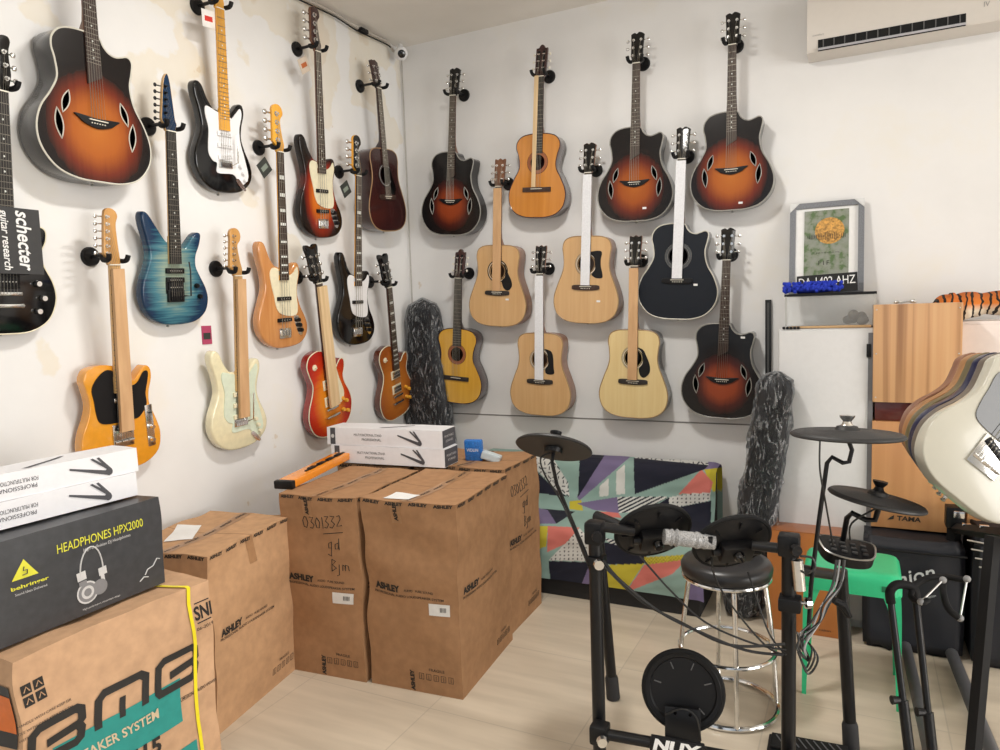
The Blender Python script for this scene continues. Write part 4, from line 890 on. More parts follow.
def patcol(px, py):
    x, y = (px-510)*3.448, (py-410)*3.448; k = MI
    for pl, c in PAT:
        if inpoly(x, y, pl): k = c; break
    if k == 'dash':
        ix, iy = int(x//16), int(y//16); r = (ix*7+iy*13) % 4; a, b = x-ix*16-8, y-iy*16-8
        d = [abs(a)+abs(b)*.1, abs(b)+abs(a)*.1, abs(a-b)*.7, abs(a+b)*.7][r]; return NV if d < 1.9 and abs(a) < 6 and abs(b) < 6 else WH
    if k == 'vs': return WH if 308 < x < 340 or 366 < x < 396 else MI
    if k == 'dot':
        a, b = (x % 15)-7.5, (y % 13)-6.5; return NV if a*a+b*b < 7 else WH
    if k == 'ds': return NV if ((x*.5+y) % 13) < 6 else WH
    if k == 'net': return (.25, .2, .02) if ((x+y) % 12) < 2.5 or ((x-y) % 12) < 2.5 else YE
    return k
def proj(p):
    d = Vector(p)-CAM; z = d.dot(fwd); return 500+F*d.dot(RT)/z, 375-F*d.dot(UP)/z
sx0, sx1 = .62, 2.03
zt = zat(1.3, -.16, 456)
t = thing('sofa', 'low sofa draped with a colourful geometric patchwork cover along the back wall', 'sofa', ((sx0+sx1)/2, -.34, 0))
cx = (sx0+sx1)/2
prof = spline([(-.60, .10), (-.615, .2), (-.615, .33), (-.59, .385), (-.5, .405), (-.38, .405), (-.31, .42), (-.275, .5), (-.25, zt-.05), (-.22, zt-.01), (-.16, zt), (-.08, zt-.01), (-.05, zt-.08), (-.045, .3)], 24, False)
nu = 470; vs = []; cols = []
for (y, z) in prof:
    for i in range(nu+1):
        u = i/nu; x = sx0+(sx1-sx0)*u; e = min(u, 1-u)*(sx1-sx0)
        dz = -max(0, .03-e)**1.3*1.2
        w = .010*noise.noise(Vector((x*3, z*9+x*4, y*4)))+.005*noise.noise(Vector((x*9, z*22-x*8, 5)))
        yy = y-w if y < -.2 else y; zz = z+dz+(.3*w if z > .38 else 0)
        if e < .03: yy = yy*(1)+(.03-e)*.4
        vs.append(Vector((x-cx, yy+.34, zz)))
fs = [(j*(nu+1)+i, j*(nu+1)+i+1, (j+1)*(nu+1)+i+1, (j+1)*(nu+1)+i) for j in range(len(prof)-1) for i in range(nu)]
me = bpy.data.meshes.new('patterned_cover'); me.from_pydata(vs, [], fs); at_ = me.color_attributes.new('Col', 'FLOAT_COLOR', 'POINT')
for i, v in enumerate(vs):
    px, py = proj(v+Vector((cx, -.34, 0))); c = patcol(px, py); at_.data[i].color = (c[0], c[1], c[2], 1)
me.materials.append(attr_mat('patchwork fabric', .9)); me.polygons.foreach_set('use_smooth', [True]*len(me.polygons))
o = bpy.data.objects.new('patterned_cover', me); COL.objects.link(o); o.parent = t
sofam = plain('black upholstery', (.012, .011, .011), .8)
MB().box((0, .02, .06), (sx1-sx0-.04, .50, .12), bev=.01).build('base', sofam, t)
MB().box((0, .0, .245), (sx1-sx0-.03, .52, .25), bev=.03).build('seat', sofam, t)
MB().box((0, .19, .42), (sx1-sx0-.03, .13, zt*2-.90), bev=.03).build('backrest', sofam, t)

# ================================================================== WRAPPED GIG BAGS
def plastic_mat():
    m = bpy.data.materials.new('clear plastic film'); m.use_nodes = True; n = m.node_tree; n.nodes.clear()
    o = n.nodes.new('ShaderNodeOutputMaterial'); mx = n.nodes.new('ShaderNodeMixShader'); tr = n.nodes.new('ShaderNodeBsdfTransparent'); gl = n.nodes.new('ShaderNodeBsdfPrincipled')
    gl.inputs['Base Color'].default_value = (.75, .77, .8, 1); gl.inputs['Roughness'].default_value = .12
    fr = n.nodes.new('ShaderNodeFresnel'); fr.inputs[0].default_value = 1.33; tr.inputs[0].default_value = (.96, .97, .98, 1)
    tc = n.nodes.new('ShaderNodeTexCoord'); ns = n.nodes.new('ShaderNodeTexNoise'); ns.inputs['Scale'].default_value = 14; ns.inputs['Detail'].default_value = 5; ns.inputs['Distortion'].default_value = 1.5
    n.links.new(tc.outputs['Object'], ns.inputs[0]); bp = n.nodes.new('ShaderNodeBump'); bp.inputs['Strength'].default_value = 1; bp.inputs['Distance'].default_value = .03
    n.links.new(ns.outputs[0], bp.inputs['Height']); n.links.new(bp.outputs[0], gl.inputs['Normal']); n.links.new(bp.outputs[0], fr.inputs['Normal'])
    n2 = n.nodes.new('ShaderNodeTexNoise'); n2.inputs['Scale'].default_value = 7; n2.inputs['Detail'].default_value = 8; n2.inputs['Distortion'].default_value = 3; mp_ = n.nodes.new('ShaderNodeMapping'); mp_.inputs['Scale'].default_value = (4.5, 4.5, 1.1); n.links.new(tc.outputs['Object'], mp_.inputs[0]); n.links.new(mp_.outputs[0], n2.inputs[0])
    rr = n.nodes.new('ShaderNodeValToRGB'); rr.color_ramp.elements[0].position = .555; rr.color_ramp.elements[0].color = (.0, .0, .0, 1); rr.color_ramp.elements[1].position = .64; rr.color_ramp.elements[1].color = (.28, .28, .28, 1); n.links.new(n2.outputs[0], rr.inputs[0]); ad = n.nodes.new('ShaderNodeMath'); ad.operation = 'ADD'; ad.use_clamp = True; n.links.new(fr.outputs[0], ad.inputs[0]); n.links.new(rr.outputs[0], ad.inputs[1]); n.links.new(ad.outputs[0], mx.inputs[0]); n.links.new(tr.outputs[0], mx.inputs[1]); n.links.new(gl.outputs[0], mx.inputs[2]); n.links.new(mx.outputs[0], o.inputs[0]); return m  # noise ramp mixes in pale streaks: wrinkle highlights painted onto the clear film
film = plastic_mat(); bagm = plain('black nylon', (.018, .018, .02), .6, bmp=.4)
def gigbag(label, base, top, wb, wt_, rz, film_amt=.012, shape=None):
    base, top = Vector(base), Vector(top); ax = (top-base); L = ax.length
    t = thing('gig_bag', label, 'gig bag', base, 0); z = ax.normalized(); xx = Vector((math.cos(rz), math.sin(rz), 0)); yy = z.cross(xx).normalized(); xx = yy.cross(z)
    def shell(off, amp, name, m, N=40, K=24):
        rs = []
        for j in range(N+1):
            f = j/N; w = (shape(f) if shape else wb+(wt_-wb)*f)/2; cap = min(1, math.sqrt(max(0, 1-((f-.93)/.07)**2)) if f > .93 else 1, .6+f*12)
            th = (.075-.025*f)
            r = []
            for k in range(K):
                a = 2*PI*k/K; cx_, cy_ = math.cos(a), math.sin(a); e = 3.2
                rr = 1/((abs(cx_)**e+abs(cy_)**e)**(1/e)); n_ = amp*noise.noise(Vector((cx_*2.2, cy_*2.2, f*L*9+amp*300)))+amp*.6*noise.noise(Vector((cx_*5, cy_*5, f*L*26)))
                r.append(z*(f*L+off*f)+xx*(cx_*rr*(w*cap+off+n_))+yy*(cy_*rr*(th*cap+off+n_)))
            rs.append(r)
        return MB().rings(rs).build(name, m, t)
    shell(0, .004, 'bag', bagm); shell(.008, film_amt, 'plastic_wrap', film)
    return t
def bagshape(f): return .34-.02*f if f < .38 else .32-.16*min(1, (f-.38)/.18)
g0 = ony(422, 299, -.09)
gigbag('tall black gig bag in clear film standing in the room corner', (.21, -.11, 0), (g0.x, -.085, g0.z), .34, .17, 0, shape=lambda f: .36-.12*max(0, f-.3)/.7 if f < .72 else .288-.05*min(1, (f-.72)/.15), film_amt=.008)
w0 = ony(778, 373, -.51); w1 = ony(757, 560, -.38)
gigbag('black gig bag in crinkled clear plastic leaning beside the orange wooden box', (2.185, -.44, .0), (w0.x, -.51, w0.z), .17, .15, .1, film_amt=.022)
bb = ony(761, 300, -.03); b2 = ony(768, 378, -.03)
t = thing('wall_bar', 'upright black metal bar on the back wall beside the dark burst guitar', 'bar', (b2.x, -.002, b2.z-.25)); mb = MB().box((0, -.012, (bb.z-b2.z+.25)/2), (.03, .022, bb.z-b2.z+.25), bev=.002)
mb.build('channel', black_metal, t); MB().box((0, -.024, (bb.z-b2.z+.25)/2), (.010, .002, bb.z-b2.z+.22)).build('slot', plain('slot grey', (.06, .06, .06), .5), t, smooth=False)

# ================================================================== RIGHT SIDE: cabinet, tank, frame
cabm = plain('white laminate', (.66, .66, .66), .4, var=.02); cab_e = plain('grey edge trim', (.16, .16, .17), .5)
yc = -.42; xa, xb = ony(778, 400, yc).x, ony(873, 400, yc).x; hcab = zat((xa+xb)/2, yc, 329); cw = xb-xa
t = thing('cabinet', 'tall plain white cabinet against the back wall under the glass tank', 'cabinet', ((xa+xb)/2, yc/2, 0))
MB().box((0, .005, hcab/2), (cw, -yc-.03, hcab), bev=.004).build('body', cabm, t)
MB().box((0, yc/2+.002, hcab/2+.02), (cw-.012, .016, hcab-.05), bev=.003).build('door', cabm, t)
MB().box((cw/2-.012, yc/2-.008, hcab/2), (.02, .008, hcab-.04)).build('edge_strip', cab_e, t, smooth=False)
MB().box((cw/2-.02, yc/2-.012, hcab-.1), (.018, .014, .06), bev=.003).build('hinge', black_plastic, t)
glass = bpy.data.materials.new('thin glass'); glass.use_nodes = True; gb_ = glass.node_tree.nodes['Principled BSDF']; gb_.inputs['Alpha'].default_value = .12; gb_.inputs['Roughness'].default_value = .02; gb_.inputs['IOR'].default_value = 1.08; gb_.inputs['Base Color'].default_value = (.9, .93, .92, 1)
ta, tb = ony(785, 310, -.34).x, ony(876, 310, -.34).x; tz1 = zat((ta+tb)/2, -.34, 293); tw = tb-ta; th_ = tz1-hcab-.012; tdp = .20
t = thing('glass_tank', 'clear glass tank with black rim standing on the white cabinet', 'aquarium', ((ta+tb)/2, -.34+tdp/2, hcab+.002))
for nm, c, d in (('front_pane', (0, -tdp/2+.002, th_/2), (tw, .004, th_)), ('back_pane', (0, tdp/2-.002, th_/2), (tw, .004, th_)), ('side_pane', (-tw/2+.002, 0, th_/2), (.004, tdp-.01, th_)), ('side_pane', (tw/2-.002, 0, th_/2), (.004, tdp-.01, th_))): MB().box(c, d).build(nm, glass, t, smooth=False)
MB().box((0, 0, th_+.005), (tw+.006, tdp+.006, .012)).build('lid', black_plastic, t, smooth=False)
MB().box((0, 0, .003), (tw+.004, tdp+.004, .006)).build('base', black_plastic, t, smooth=False)
for s_ in (-1, 1): MB().box((s_*(tw/2-.004), -tdp/2, th_/2), (.007, .006, th_)).build('corner_seal', plain('clear silicone', (.45, .45, .43), .4), t, smooth=False)
tcx = (ta+tb)/2; tcy = -.34+tdp/2; tzl = hcab+.002+th_+.011
o = MB(); rk = random.Random(3)
for k in range(7): o.ell((rk.uniform(-.035, .035), rk.uniform(-.02, .02), .018+rk.uniform(0, .04)), (rk.uniform(.018, .03), .02, rk.uniform(.015, .028)), Matrix.Rotation(rk.uniform(0, 3), 3, 'Y'), 8)
t = thing('driftwood', 'lump of grey driftwood inside the right end of the glass tank', 'driftwood', (tb-.08, tcy, hcab+.008)); o.build('wood', plain('grey bark', (.10, .09, .075), .9, var=.4, scale=40, bmp=.8), t)
t = thing('drumstick', 'tan drumstick lying on the cabinet in front of the glass tank', 'drumstick', (tcx, -.375, hcab+.008)); MB().tube([(-tw*.45, 0, 0), (-tw*.42, 0, 0), (-tw*.35, 0, 0), (tw*.45, 0, 0)], [.003, .006, .0055, .007], 10).build('stick', wood('hickory', (.45, .28, .13), (.55, .36, .18), .5, 0, (3, 40, 40)), t)
o = MB(); 
for k in range(5): o.box((.016*k-.03, 0, .006), (.012, .022, .012), bev=.002)
t = thing('clip', 'small black clip at the left end of the drumstick', 'clip', (ta+.03, -.395, hcab+.001)); o.build('clip_body', black_plastic, t)
# framed certificate leaning on the wall
fz0 = tzl; fa, fb = ony(789, 260, -.11), ony(864, 260, -.11); fw = fb.x-fa.x; fh = zat((fa.x+fb.x)/2, -.05, 200)-fz0
lean = math.atan2(.09, fh)
Mf = Matrix.Translation(((fa.x+fb.x)/2, -.118, fz0+.001)) @ Matrix.Rotation(-lean, 4, 'X')
t = thing('picture_frame', 'grey framed certificate with golden disc leaning on the wall above the tank', 'picture frame', mat=Mf)
greyf = plain('grey marbled frame', (.16, .17, .19), .5, var=.25, scale=40)
b_ = .027; mb = MB(); mb.box((0, 0, b_/2), (fw, .02, b_)); mb.box((0, 0, fh-b_/2), (fw, .02, b_)); mb.box((-fw/2+b_/2, 0, fh/2), (b_, .02, fh-2*b_)); mb.box((fw/2-b_/2, 0, fh/2), (b_, .02, fh-2*b_)); mb.build('frame', greyf, t, smooth=False)
MB().box((0, .004, fh/2), (fw-2*b_, .006, fh-2*b_)).build('mat_board', paper, t, smooth=False)
pw, ph = fw*.60, fh*.82
m_, t_, b3 = nt('certificate print'); setp(b3, .3); mp = mapping(t_, (5, 5, 5)); nn = t_.nodes.new('ShaderNodeTexNoise'); nn.inputs['Detail'].default_value = 5; t_.links.new(mp.outputs[0], nn.inputs[0]); r_ = ramp(t_, [(.4, (.08, .14, .05)), (.5, (.20, .23, .17)), (.6, (.24, .26, .22))]); t_.links.new(nn.outputs[0], r_.inputs[0]); t_.links.new(r_.outputs[0], b3.inputs['Base Color'])
MB().box((0, -.001, fh*.50), (pw, .003, ph)).build('print', m_, t, smooth=False)
gold = plain('gold disc', (.50, .26, .05), .5, 0, var=.5, scale=20)
MB().prism(circle(.015, fh*.68, pw*.33, 36), -.004, -.002).build('golden_disc', gold, t)
bars = MB(); rk = random.Random(5)
for k in range(22): hb = .010+.045*abs(math.sin(k*.7))*(1-abs(k-11)/14); bars.box((-pw*.42+pw*.84*k/21, -.0052, fh*.62), (.0022, .001, hb))
bars.build('sound_wave', ink, t, smooth=False)
text('CERTIFICATE', (0, -.003, fh*.44), (1, 0, 0), (0, 0, 1), pw*.6, .005, ink, t, 'lettering'); text('F I F', (-.01, -.003, fh*.33), (1, 0, 0), (0, 0, 1), pw*.24, .022, ink, t, 'lettering')
for s_ in (-1, 1): MB().prism([(s_*fw/2, fh), (s_*(fw/2-.045), fh), (s_*fw/2, fh-.045)], -.0135, .012).build('corner_guard', plain('clear corner', (.62, .63, .63), .3), t, smooth=False)
pa, pb_ = ony(797, 285, -.20).x, ony(858, 280, -.20).x; pwid = pb_-pa
Mp = Matrix.Translation(((pa+pb_)/2, -.195, tzl+.001)) @ Matrix.Rotation(math.radians(-12), 4, 'X') @ Matrix.Rotation(math.radians(-2), 4, 'Y')
t = thing('number_plate', 'black licence plate with pale letters leaning in front of the framed certificate', 'licence plate', mat=Mp)
MB().box((0, 0, .048), (pwid, .003, .092), bev=.001).build('plate', black_plastic, t, smooth=False)
text('DA 1402 AHZ', (0, -.0018, .060), (1, 0, 0), (0, 0, 1), pwid*.93, .042, paper, t, 'plate_number', .001)
o = MB(); rk = random.Random(9); sp0, sp1 = ony(784, 290, -.26).x, ony(842, 290, -.26).x
for k in range(150): x = rk.uniform(sp0, sp1); a = rk.uniform(0, PI); o.ell((x-(sp0+sp1)/2, -.026*math.cos(a), .004+.042*math.sin(a)+.004), (.009, .008, .010), n=5)
o.ell((0, 0, .022), ((sp1-sp0)/2, .024, .021), n=10)
t = thing('chenille_mitt', 'fluffy royal blue cleaning mitt on the lid of the glass tank', 'cleaning mitt', ((sp0+sp1)/2, -.262, tzl+.002)); o.build('mitt', plain('royal blue chenille', (.012, .035, .42), .9, var=.4, scale=60), t)
# cajons
zeb = wood('striped zebrano', (.20, .085, .035), (.60, .34, .165), .4, .2, (24, 6, .35), c3=(.68, .43, .22)); tam = wood('honey veneer', (.50, .24, .095), (.60, .31, .13), .35, .3, (20, 6, 1.0))
dred = plain('dark red lacquer', (.085, .012, .008), .3, coat=.5); oran = wood('orange varnish', (.33, .10, .015), (.44, .155, .03), .35, .4, (8, 8, 2))
yk = -.45; ka, kb = ony(873, 360, yk).x, ony(962, 360, yk).x; kz1 = zat(ka, yk, 305); kz0 = zat(ka, yk, 402)
ty0 = zat(ka, yk, 526); tz_1 = zat(ka, yk, 421)
pass
def cajon(label, x0, x1, y, z0, z1, m, sidem, depth=.30):
    t = thing('cajon', label, 'cajon', ((x0+x1)/2, y+depth/2, z0)); w, h = x1-x0, z1-z0
    MB().box((0, .006, h/2), (w, depth-.012, h), bev=.003).build('shell', sidem, t); MB().box((0, -depth/2+.003, h/2), (w, .006, h), bev=.001).build('front_plate', m, t)
    s = MB()
    for a in (-1, 1):
        for b in (.05, .5, .95): s.ell((a*(w/2-.012), -depth/2, h*b), (.0035, .002, .0035), n=5)
    s.build('screws', steel, t); return t
cajon('box drum with striped brown wood front, topmost of the stack by the white cabinet', ka, kb, yk, kz0, kz1, zeb, zeb)
t = thing('cajon', 'dark red box drum squeezed between the striped one and the honey-coloured one', 'cajon', ((ka+kb)/2+.01, yk+.17, tz_1)); MB().box((0, 0, (kz0-tz_1)/2-.0005), (kb-ka, .29, kz0-tz_1-.001), bev=.003).build('shell', dred, t)
tx1 = kb+.005
w_ = tx1-ka; t = thing('cajon', 'honey-coloured box drum with dark lettering, middle of the stack above the black bag', 'cajon', (ka+w_/2, yk+.15, ty0)); h_ = tz_1-ty0-.001
def ngon_box(out, y0, y1, nm, m, par): MB().prism(out, y0, y1, .002).build(nm, m, par, ang=25)
ngon_box([(-w_/2, 0), (w_/2, 0), (w_/2, h_), (-w_/2, h_)], -.15, .14, 'shell', tam, t)
text('TAMA', (-w_*.06, -.1505, h_*.10), (1, 0, 0), (0, 0, 1), .095, .022, ink, t, 'maker_name', .001, .1, bold=.03)
decal([(-w_*.06-.085, h_*.10-.012), (-w_*.06-.06, h_*.10-.006), (-w_*.06-.058, h_*.10+.012), (-w_*.06-.075, h_*.10)], ink, t, 'maker_mark', (0, -.1505, 0), (1, 0, 0), (0, 0, 1))
ra, rb = ony(962, 520, yk).x, ony(1030, 520, yk).x
cajon('orange-brown box drum behind the rack at the right edge', ra+.02, rb, yk+.0, ty0, ty0+.48, tam, tam)
# padded bags
def softbag(label, x0, x1, y, z1, depth, nm='cajon_bag'):
    t = thing(nm, label, 'bag', ((x0+x1)/2, y+depth/2, 0)); w = x1-x0; bm = bmesh.new(); bmesh.ops.create_cube(bm, size=1); bmesh.ops.subdivide_edges(bm, edges=bm.edges[:], cuts=10, use_grid_fill=True)
    for v in bm.verts:
        x, yy, z = v.co*2; v.co = Vector((x*w/2*(1-.03*z*z), yy*depth/2*(1-.03*z*z), (z+1)*z1/2)); v.co += Vector((0, -1 if yy < -.9 else 0, 0))*.014*noise.noise(Vector((x*2, z*2.5, z1*9)))
        if z > .9: v.co.z += .012*noise.noise(Vector((x*2, yy*2, 1)))-.008
    bmesh.ops.bevel(bm, geom=[e for e in bm.edges if e.calc_face_angle(0) > 1.0], offset=.015, segments=2, affect='EDGES')
    me = bpy.data.meshes.new('bag'); bm.to_mesh(me); bm.free(); me.materials.append(plain('navy black nylon', (.008, .009, .014), .6)); me.polygons.foreach_set('use_smooth', [True]*len(me.polygons))
    o = bpy.data.objects.new('bag', me); COL.objects.link(o); o.parent = t
    MB().tube([(-w/2, -depth/2-.008, z1*.9), (0, -depth/2-.014, z1*.9), (w/2, -depth/2-.008, z1*.9)], .005, 6).build('zip', black_matte, t); return t
yb_ = -.60; ba, bb2 = ony(862, 600, yb_).x, ony(966, 600, yb_).x; bz1 = min(ty0-.002, zat(ba, yb_, 527))
t = softbag('black padded bag with pale script lettering under the honey-coloured box drum', ba, bb2, yb_, bz1, .43)
ux = Vector((1, 0, .42)).normalized(); vx = Vector((-.42, 0, 1)).normalized(); ct = ony(912, 578, yb_)-t.location
text('Cajon', (ct.x-.01, -.235, ct.z), ux, vx, .20, .08, plain('silver print', (.5, .52, .52), .5), t, 'lettering', .002, .3, bold=.01); text('percussion', (ct.x+.06, -.235, ct.z-.07), ux, vx, .06, .014, plain('silver print', (.5, .52, .52), .5), t, 'lettering', .002, .3)
b3a, b3b = ony(972, 600, yb_-.02).x, ony(1060, 600, yb_-.02).x
t = softbag('black padded bag with pale stripes at the right edge behind the rack', b3a, b3b, yb_-.03, zat(b3a, yb_, 528), .45)
for k in range(5):
    a_, b4 = ony(965+4*k+2, 540+9*k, yb_-.06), ony(993, 545+8*k, yb_-.06); MB().tube([a_-t.location, b4-t.location], .0035, 6).build('stripe', steel, t)
# orange wooden box
oa, ob = ony(767, 600, -.569).x, ony(842, 600, -.569).x; oz = zat(oa, -.569, 530)
t = thing('cajon', 'plain orange varnished wooden box on the floor behind the drum rack', 'cajon', ((oa+ob)/2, -.569+.17, 0)); MB().box((0, 0, oz/2), (ob-oa, .33, oz), bev=.003).build('shell', oran, t)
MB().box((0, 0, oz+.002), (ob-oa, .33, .005), bev=.001).build('top_panel', wood('red brown varnish', (.26, .075, .015), (.33, .11, .025), .3, .5, (8, 8, 2)), t); text('cajon', ((ob-oa)*.28, -.1655, .03), (1, 0, 0), (0, 0, 1), .05, .014, ink, t, 'lettering', .001, .2)
# white box with plush tiger
xw0, xw1 = ony(958, 345, -.30).x, ony(1090, 345, -.30).x; wz = zat(xw0+.1, -.30, 321)
t = thing('shelf_box', 'pinkish white cupboard under the plush tiger at the right', 'cupboard', ((xw0+xw1)/2, -.16, 0)); pinkw = plain('pinkish white laminate', (.82, .74, .70), .5, var=.02)
MB().box((0, 0, wz/2), (xw1-xw0, .26, wz), bev=.004).build('body', pinkw, t); MB().box((0, -.137, wz*.8), (xw1-xw0-.01, .012, wz*.38), bev=.002).build('door', pinkw, t)
# tiger
def tiger():
    hx = ony(938, 305, -.27); o = Vector((hx.x+.02, -.24, wz+.002)); t = thing('plush_tiger', 'orange striped plush tiger lying on the pinkish white cupboard', 'plush toy', o)
    mb = MB(); U = Matrix
    mb.ell((.27, 0, .075), (.19, .062, .058), n=14); mb.ell((.10, 0, .07), (.085, .06, .060), n=12); mb.ell((.015, -.005, .072), (.055, .055, .05), n=12); mb.ell((-.035, -.008, .058), (.028, .03, .024), n=10)
    mb.ell((.45, 0, .075), (.07, .062, .064), n=12)
    for y in (-.05, .05): mb.tube([(.10, y*.7, .06), (.085, y, .03), (.055, y, .018), (.02, y, .016)], [.032, .027, .022, .02], 10); mb.tube([(.45, y*.8, .06), (.40, y*1.1, .03), (.34, y*1.2, .018), (.30, y*1.2, .016)], [.045, .03, .022, .02], 10)
    mb.ell((.035, -.045, .112), (.016, .009, .018), n=8); mb.ell((.035, .035, .112), (.016, .009, .018), n=8)
    mb.tube([(.50, 0, .06), (.56, .02, .05), (.62, .05, .05)], [.018, .014, .011], 8)
    b = mb.build('body', stripes, t); r = b.modifiers.new('r', 'REMESH'); r.mode = 'VOXEL'; r.voxel_size = .006; sm = b.modifiers.new('s', 'SMOOTH'); sm.iterations = 4
    dg = bpy.context.evaluated_depsgraph_get(); me = bpy.data.meshes.new_from_object(b.evaluated_get(dg)); b.modifiers.clear(); b.data = me; me.polygons.foreach_set('use_smooth', [True]*len(me.polygons))
    for y in (-.025, .022): MB().ell((-.022, y-.006, .088), (.007, .007, .007), n=6).build('eye', black_gloss, t)
    MB().ell((-.063, -.008, .064), (.009, .011, .008), n=6).build('nose', black_matte, t)
    MB().ell((-.045, -.008, .050), (.022, .032, .017), n=8).build('muzzle', plain('white plush', (.75, .70, .62), .9), t)
def stripe_mat():
    m, t, b = nt('tiger plush'); setp(b, .95); mp = mapping(t, (1, 1, 1)); w = t.nodes.new('ShaderNodeTexWave'); w.wave_type = 'BANDS'; w.bands_direction = 'X'; w.inputs['Scale'].default_value = 11; w.inputs['Distortion'].default_value = 6; w.inputs['Detail'].default_value = 2; w.inputs['Detail Scale'].default_value = 1.5
    t.links.new(mp.outputs[0], w.inputs[0]); sx = t.nodes.new('ShaderNodeSeparateXYZ'); t.links.new(mp.outputs[0], sx.inputs[0])
    r = ramp(t, [(.0, (.60, .52, .42)), (.045/.13, (.65, .55, .42)), (.075/.13, (.62, .18, .025)), (1, (.42, .11, .03))]); mm = t.nodes.new('ShaderNodeMath'); mm.operation = 'MULTIPLY'; mm.inputs[1].default_value = 1/.13; t.links.new(sx.outputs[2], mm.inputs[0]); t.links.new(mm.outputs[0], r.inputs[0])
    r2 = ramp(t, [(.0, (0, 0, 0)), (.20, (.0, .0, .0)), (.30, (1, 1, 1)), (1, (1, 1, 1))]); t.links.new(w.outputs[1], r2.inputs[0])
    mx = t.nodes.new('ShaderNodeMix'); mx.data_type = 'RGBA'; t.links.new(r2.outputs[0], mx.inputs[0]); mx.inputs[6].default_value = (.02, .015, .012, 1); t.links.new(r.outputs[0], mx.inputs[7]); t.links.new(mx.outputs[2], b.inputs['Base Color']); return m
stripes = stripe_mat(); tiger()
sj = ony(905, 303, -.36); t = thing('charm', 'small dark metal trinket on top of the striped box drum', 'trinket', (sj.x, -.40, kz1+.001)); mb = MB(); mb.tube([(.02*math.cos(a*.7), .01*math.sin(a*.7), .008+.003*math.sin(a)) for a in range(10)], .004, 6, closed=True); mb.ell((.03, 0, .01), (.012, .009, .009), n=6); mb.ell((-.035, 0, .008), (.012, .009, .007), n=6); mb.build('rings', steel, t)
# ================================================================== AIR CONDITIONER, CAMERA
ya = -.14; A0 = ony(807, 55, ya); A1 = ony(1000, 22, ya); aw = A1.x-A0.x+.02; zb = A0.z; acm = plain('ivory plastic', (.64, .60, .55), .35, var=.01)
t = thing('air_conditioner', 'white wall-mounted split air conditioner at the top right', 'air conditioner', (A0.x+aw/2, 0, zb))
pr = [(0, .0), (-.10, .0), (-.133, .008), (-.14, .02), (-.14, .22), (-.125, .27), (-.09, .29), (0, .29)]
MB().rings([[Vector((-aw/2, y, z)) for y, z in pr], [Vector((aw/2, y, z)) for y, z in pr]]).build('housing', acm, t, ang=40)
s0_, s1_ = ony(818, 44, ya-.002), ony(966, 20, ya-.002); z0s, z1s = ony(820, 51, ya-.002).z-zb, ony(818, 40, ya-.002).z-zb; xs0, xs1 = s0_.x-t.location.x, s1_.x-t.location.x
MB().box(((xs0+xs1)/2, ya-.0005, (z0s+z1s)/2), (xs1-xs0, .004, z1s-z0s)).build('air_outlet', black_matte, t, smooth=False)
for k in range(13): MB().box((xs0+(xs1-xs0)*(k+.5)/13, ya-.003, (z0s+z1s)/2+.006), (.004, .005, (z1s-z0s)*.7), Matrix.Rotation(.3, 3, 'Z')).build('louvre', plain('louvre grey', (.1, .1, .1), .5), t, smooth=False)
MB().box(((xs0+xs1)/2, ya-.008, z0s+.008), (xs1-xs0, .012, .010), Matrix.Rotation(.4, 3, 'X'), bev=.002).build('flap', plain('flap grey', (.42, .42, .45), .4), t)
for xx, ww in ((-aw/2+.05, .05), (aw/2-.07, .05)): text('comfort', (xx, ya-.0005, .085 if xx < 0 else .16), (1, 0, 0), (0, 0, 1), ww, .009, plain('grey logo', (.3, .29, .28), .5), t, 'lettering', .001, .2)
text('IV', (aw/2-.07, ya-.0005, .085), (1, 0, 0), (0, 0, 1), .022, .022, plain('grey logo', (.3, .29, .28), .5), t, 'emblem', .001)
dc = P(405, 56, 4.55); dc = Vector((.10, -.13, onx(404, 55, .1).z)); t = thing('security_camera', 'round white security camera in the upper room corner', 'camera', dc)
mb = MB().ell((0, 0, 0), (.042, .042, .042), n=14); mb.cyl((0, 0, .02), (-.03, .04, .06), .018); mb.build('housing', white_pl, t)
n_ = (CAM-dc).normalized(); n_ = (n_+Vector((.15, 0, -.1))).normalized(); MB().lathe([(.024, 0), (.024, .006), (.018, .009), (.0, .010)], n_*.036, n_, 20).build('lens', black_gloss, t)
wh_c = plain('aged white cable', (.45, .41, .36), .6)
for nm, dx, dz, m, lab in (('cable', .02, -.012, wh_c, 'pale cable running along the left wall under the ceiling'), ('cable', .03, -.035, black_plastic, 'thin black cable sagging under the ceiling beside the pale one')):
    pts = [Vector((dx, -.16-.17*i, H+dz-.006*((i % 3)-1)-.006)) for i in range(24)]; pts = [Vector((.08, -.12, dc.z+.01)), Vector((.05, -.14, dc.z+.02))]+pts
    o = MB().tube(curve(pts, 3), .007 if dz > -.03 else .0045, 6).build(nm, m); tag(o, lab, 'cable', None)
o = MB().box((.03, -.42, H-.03), (.03, .07, .025), bev=.005).build('cable_joint', black_plastic); tag(o, 'black cable joint under the ceiling near the camera', 'cable joint')
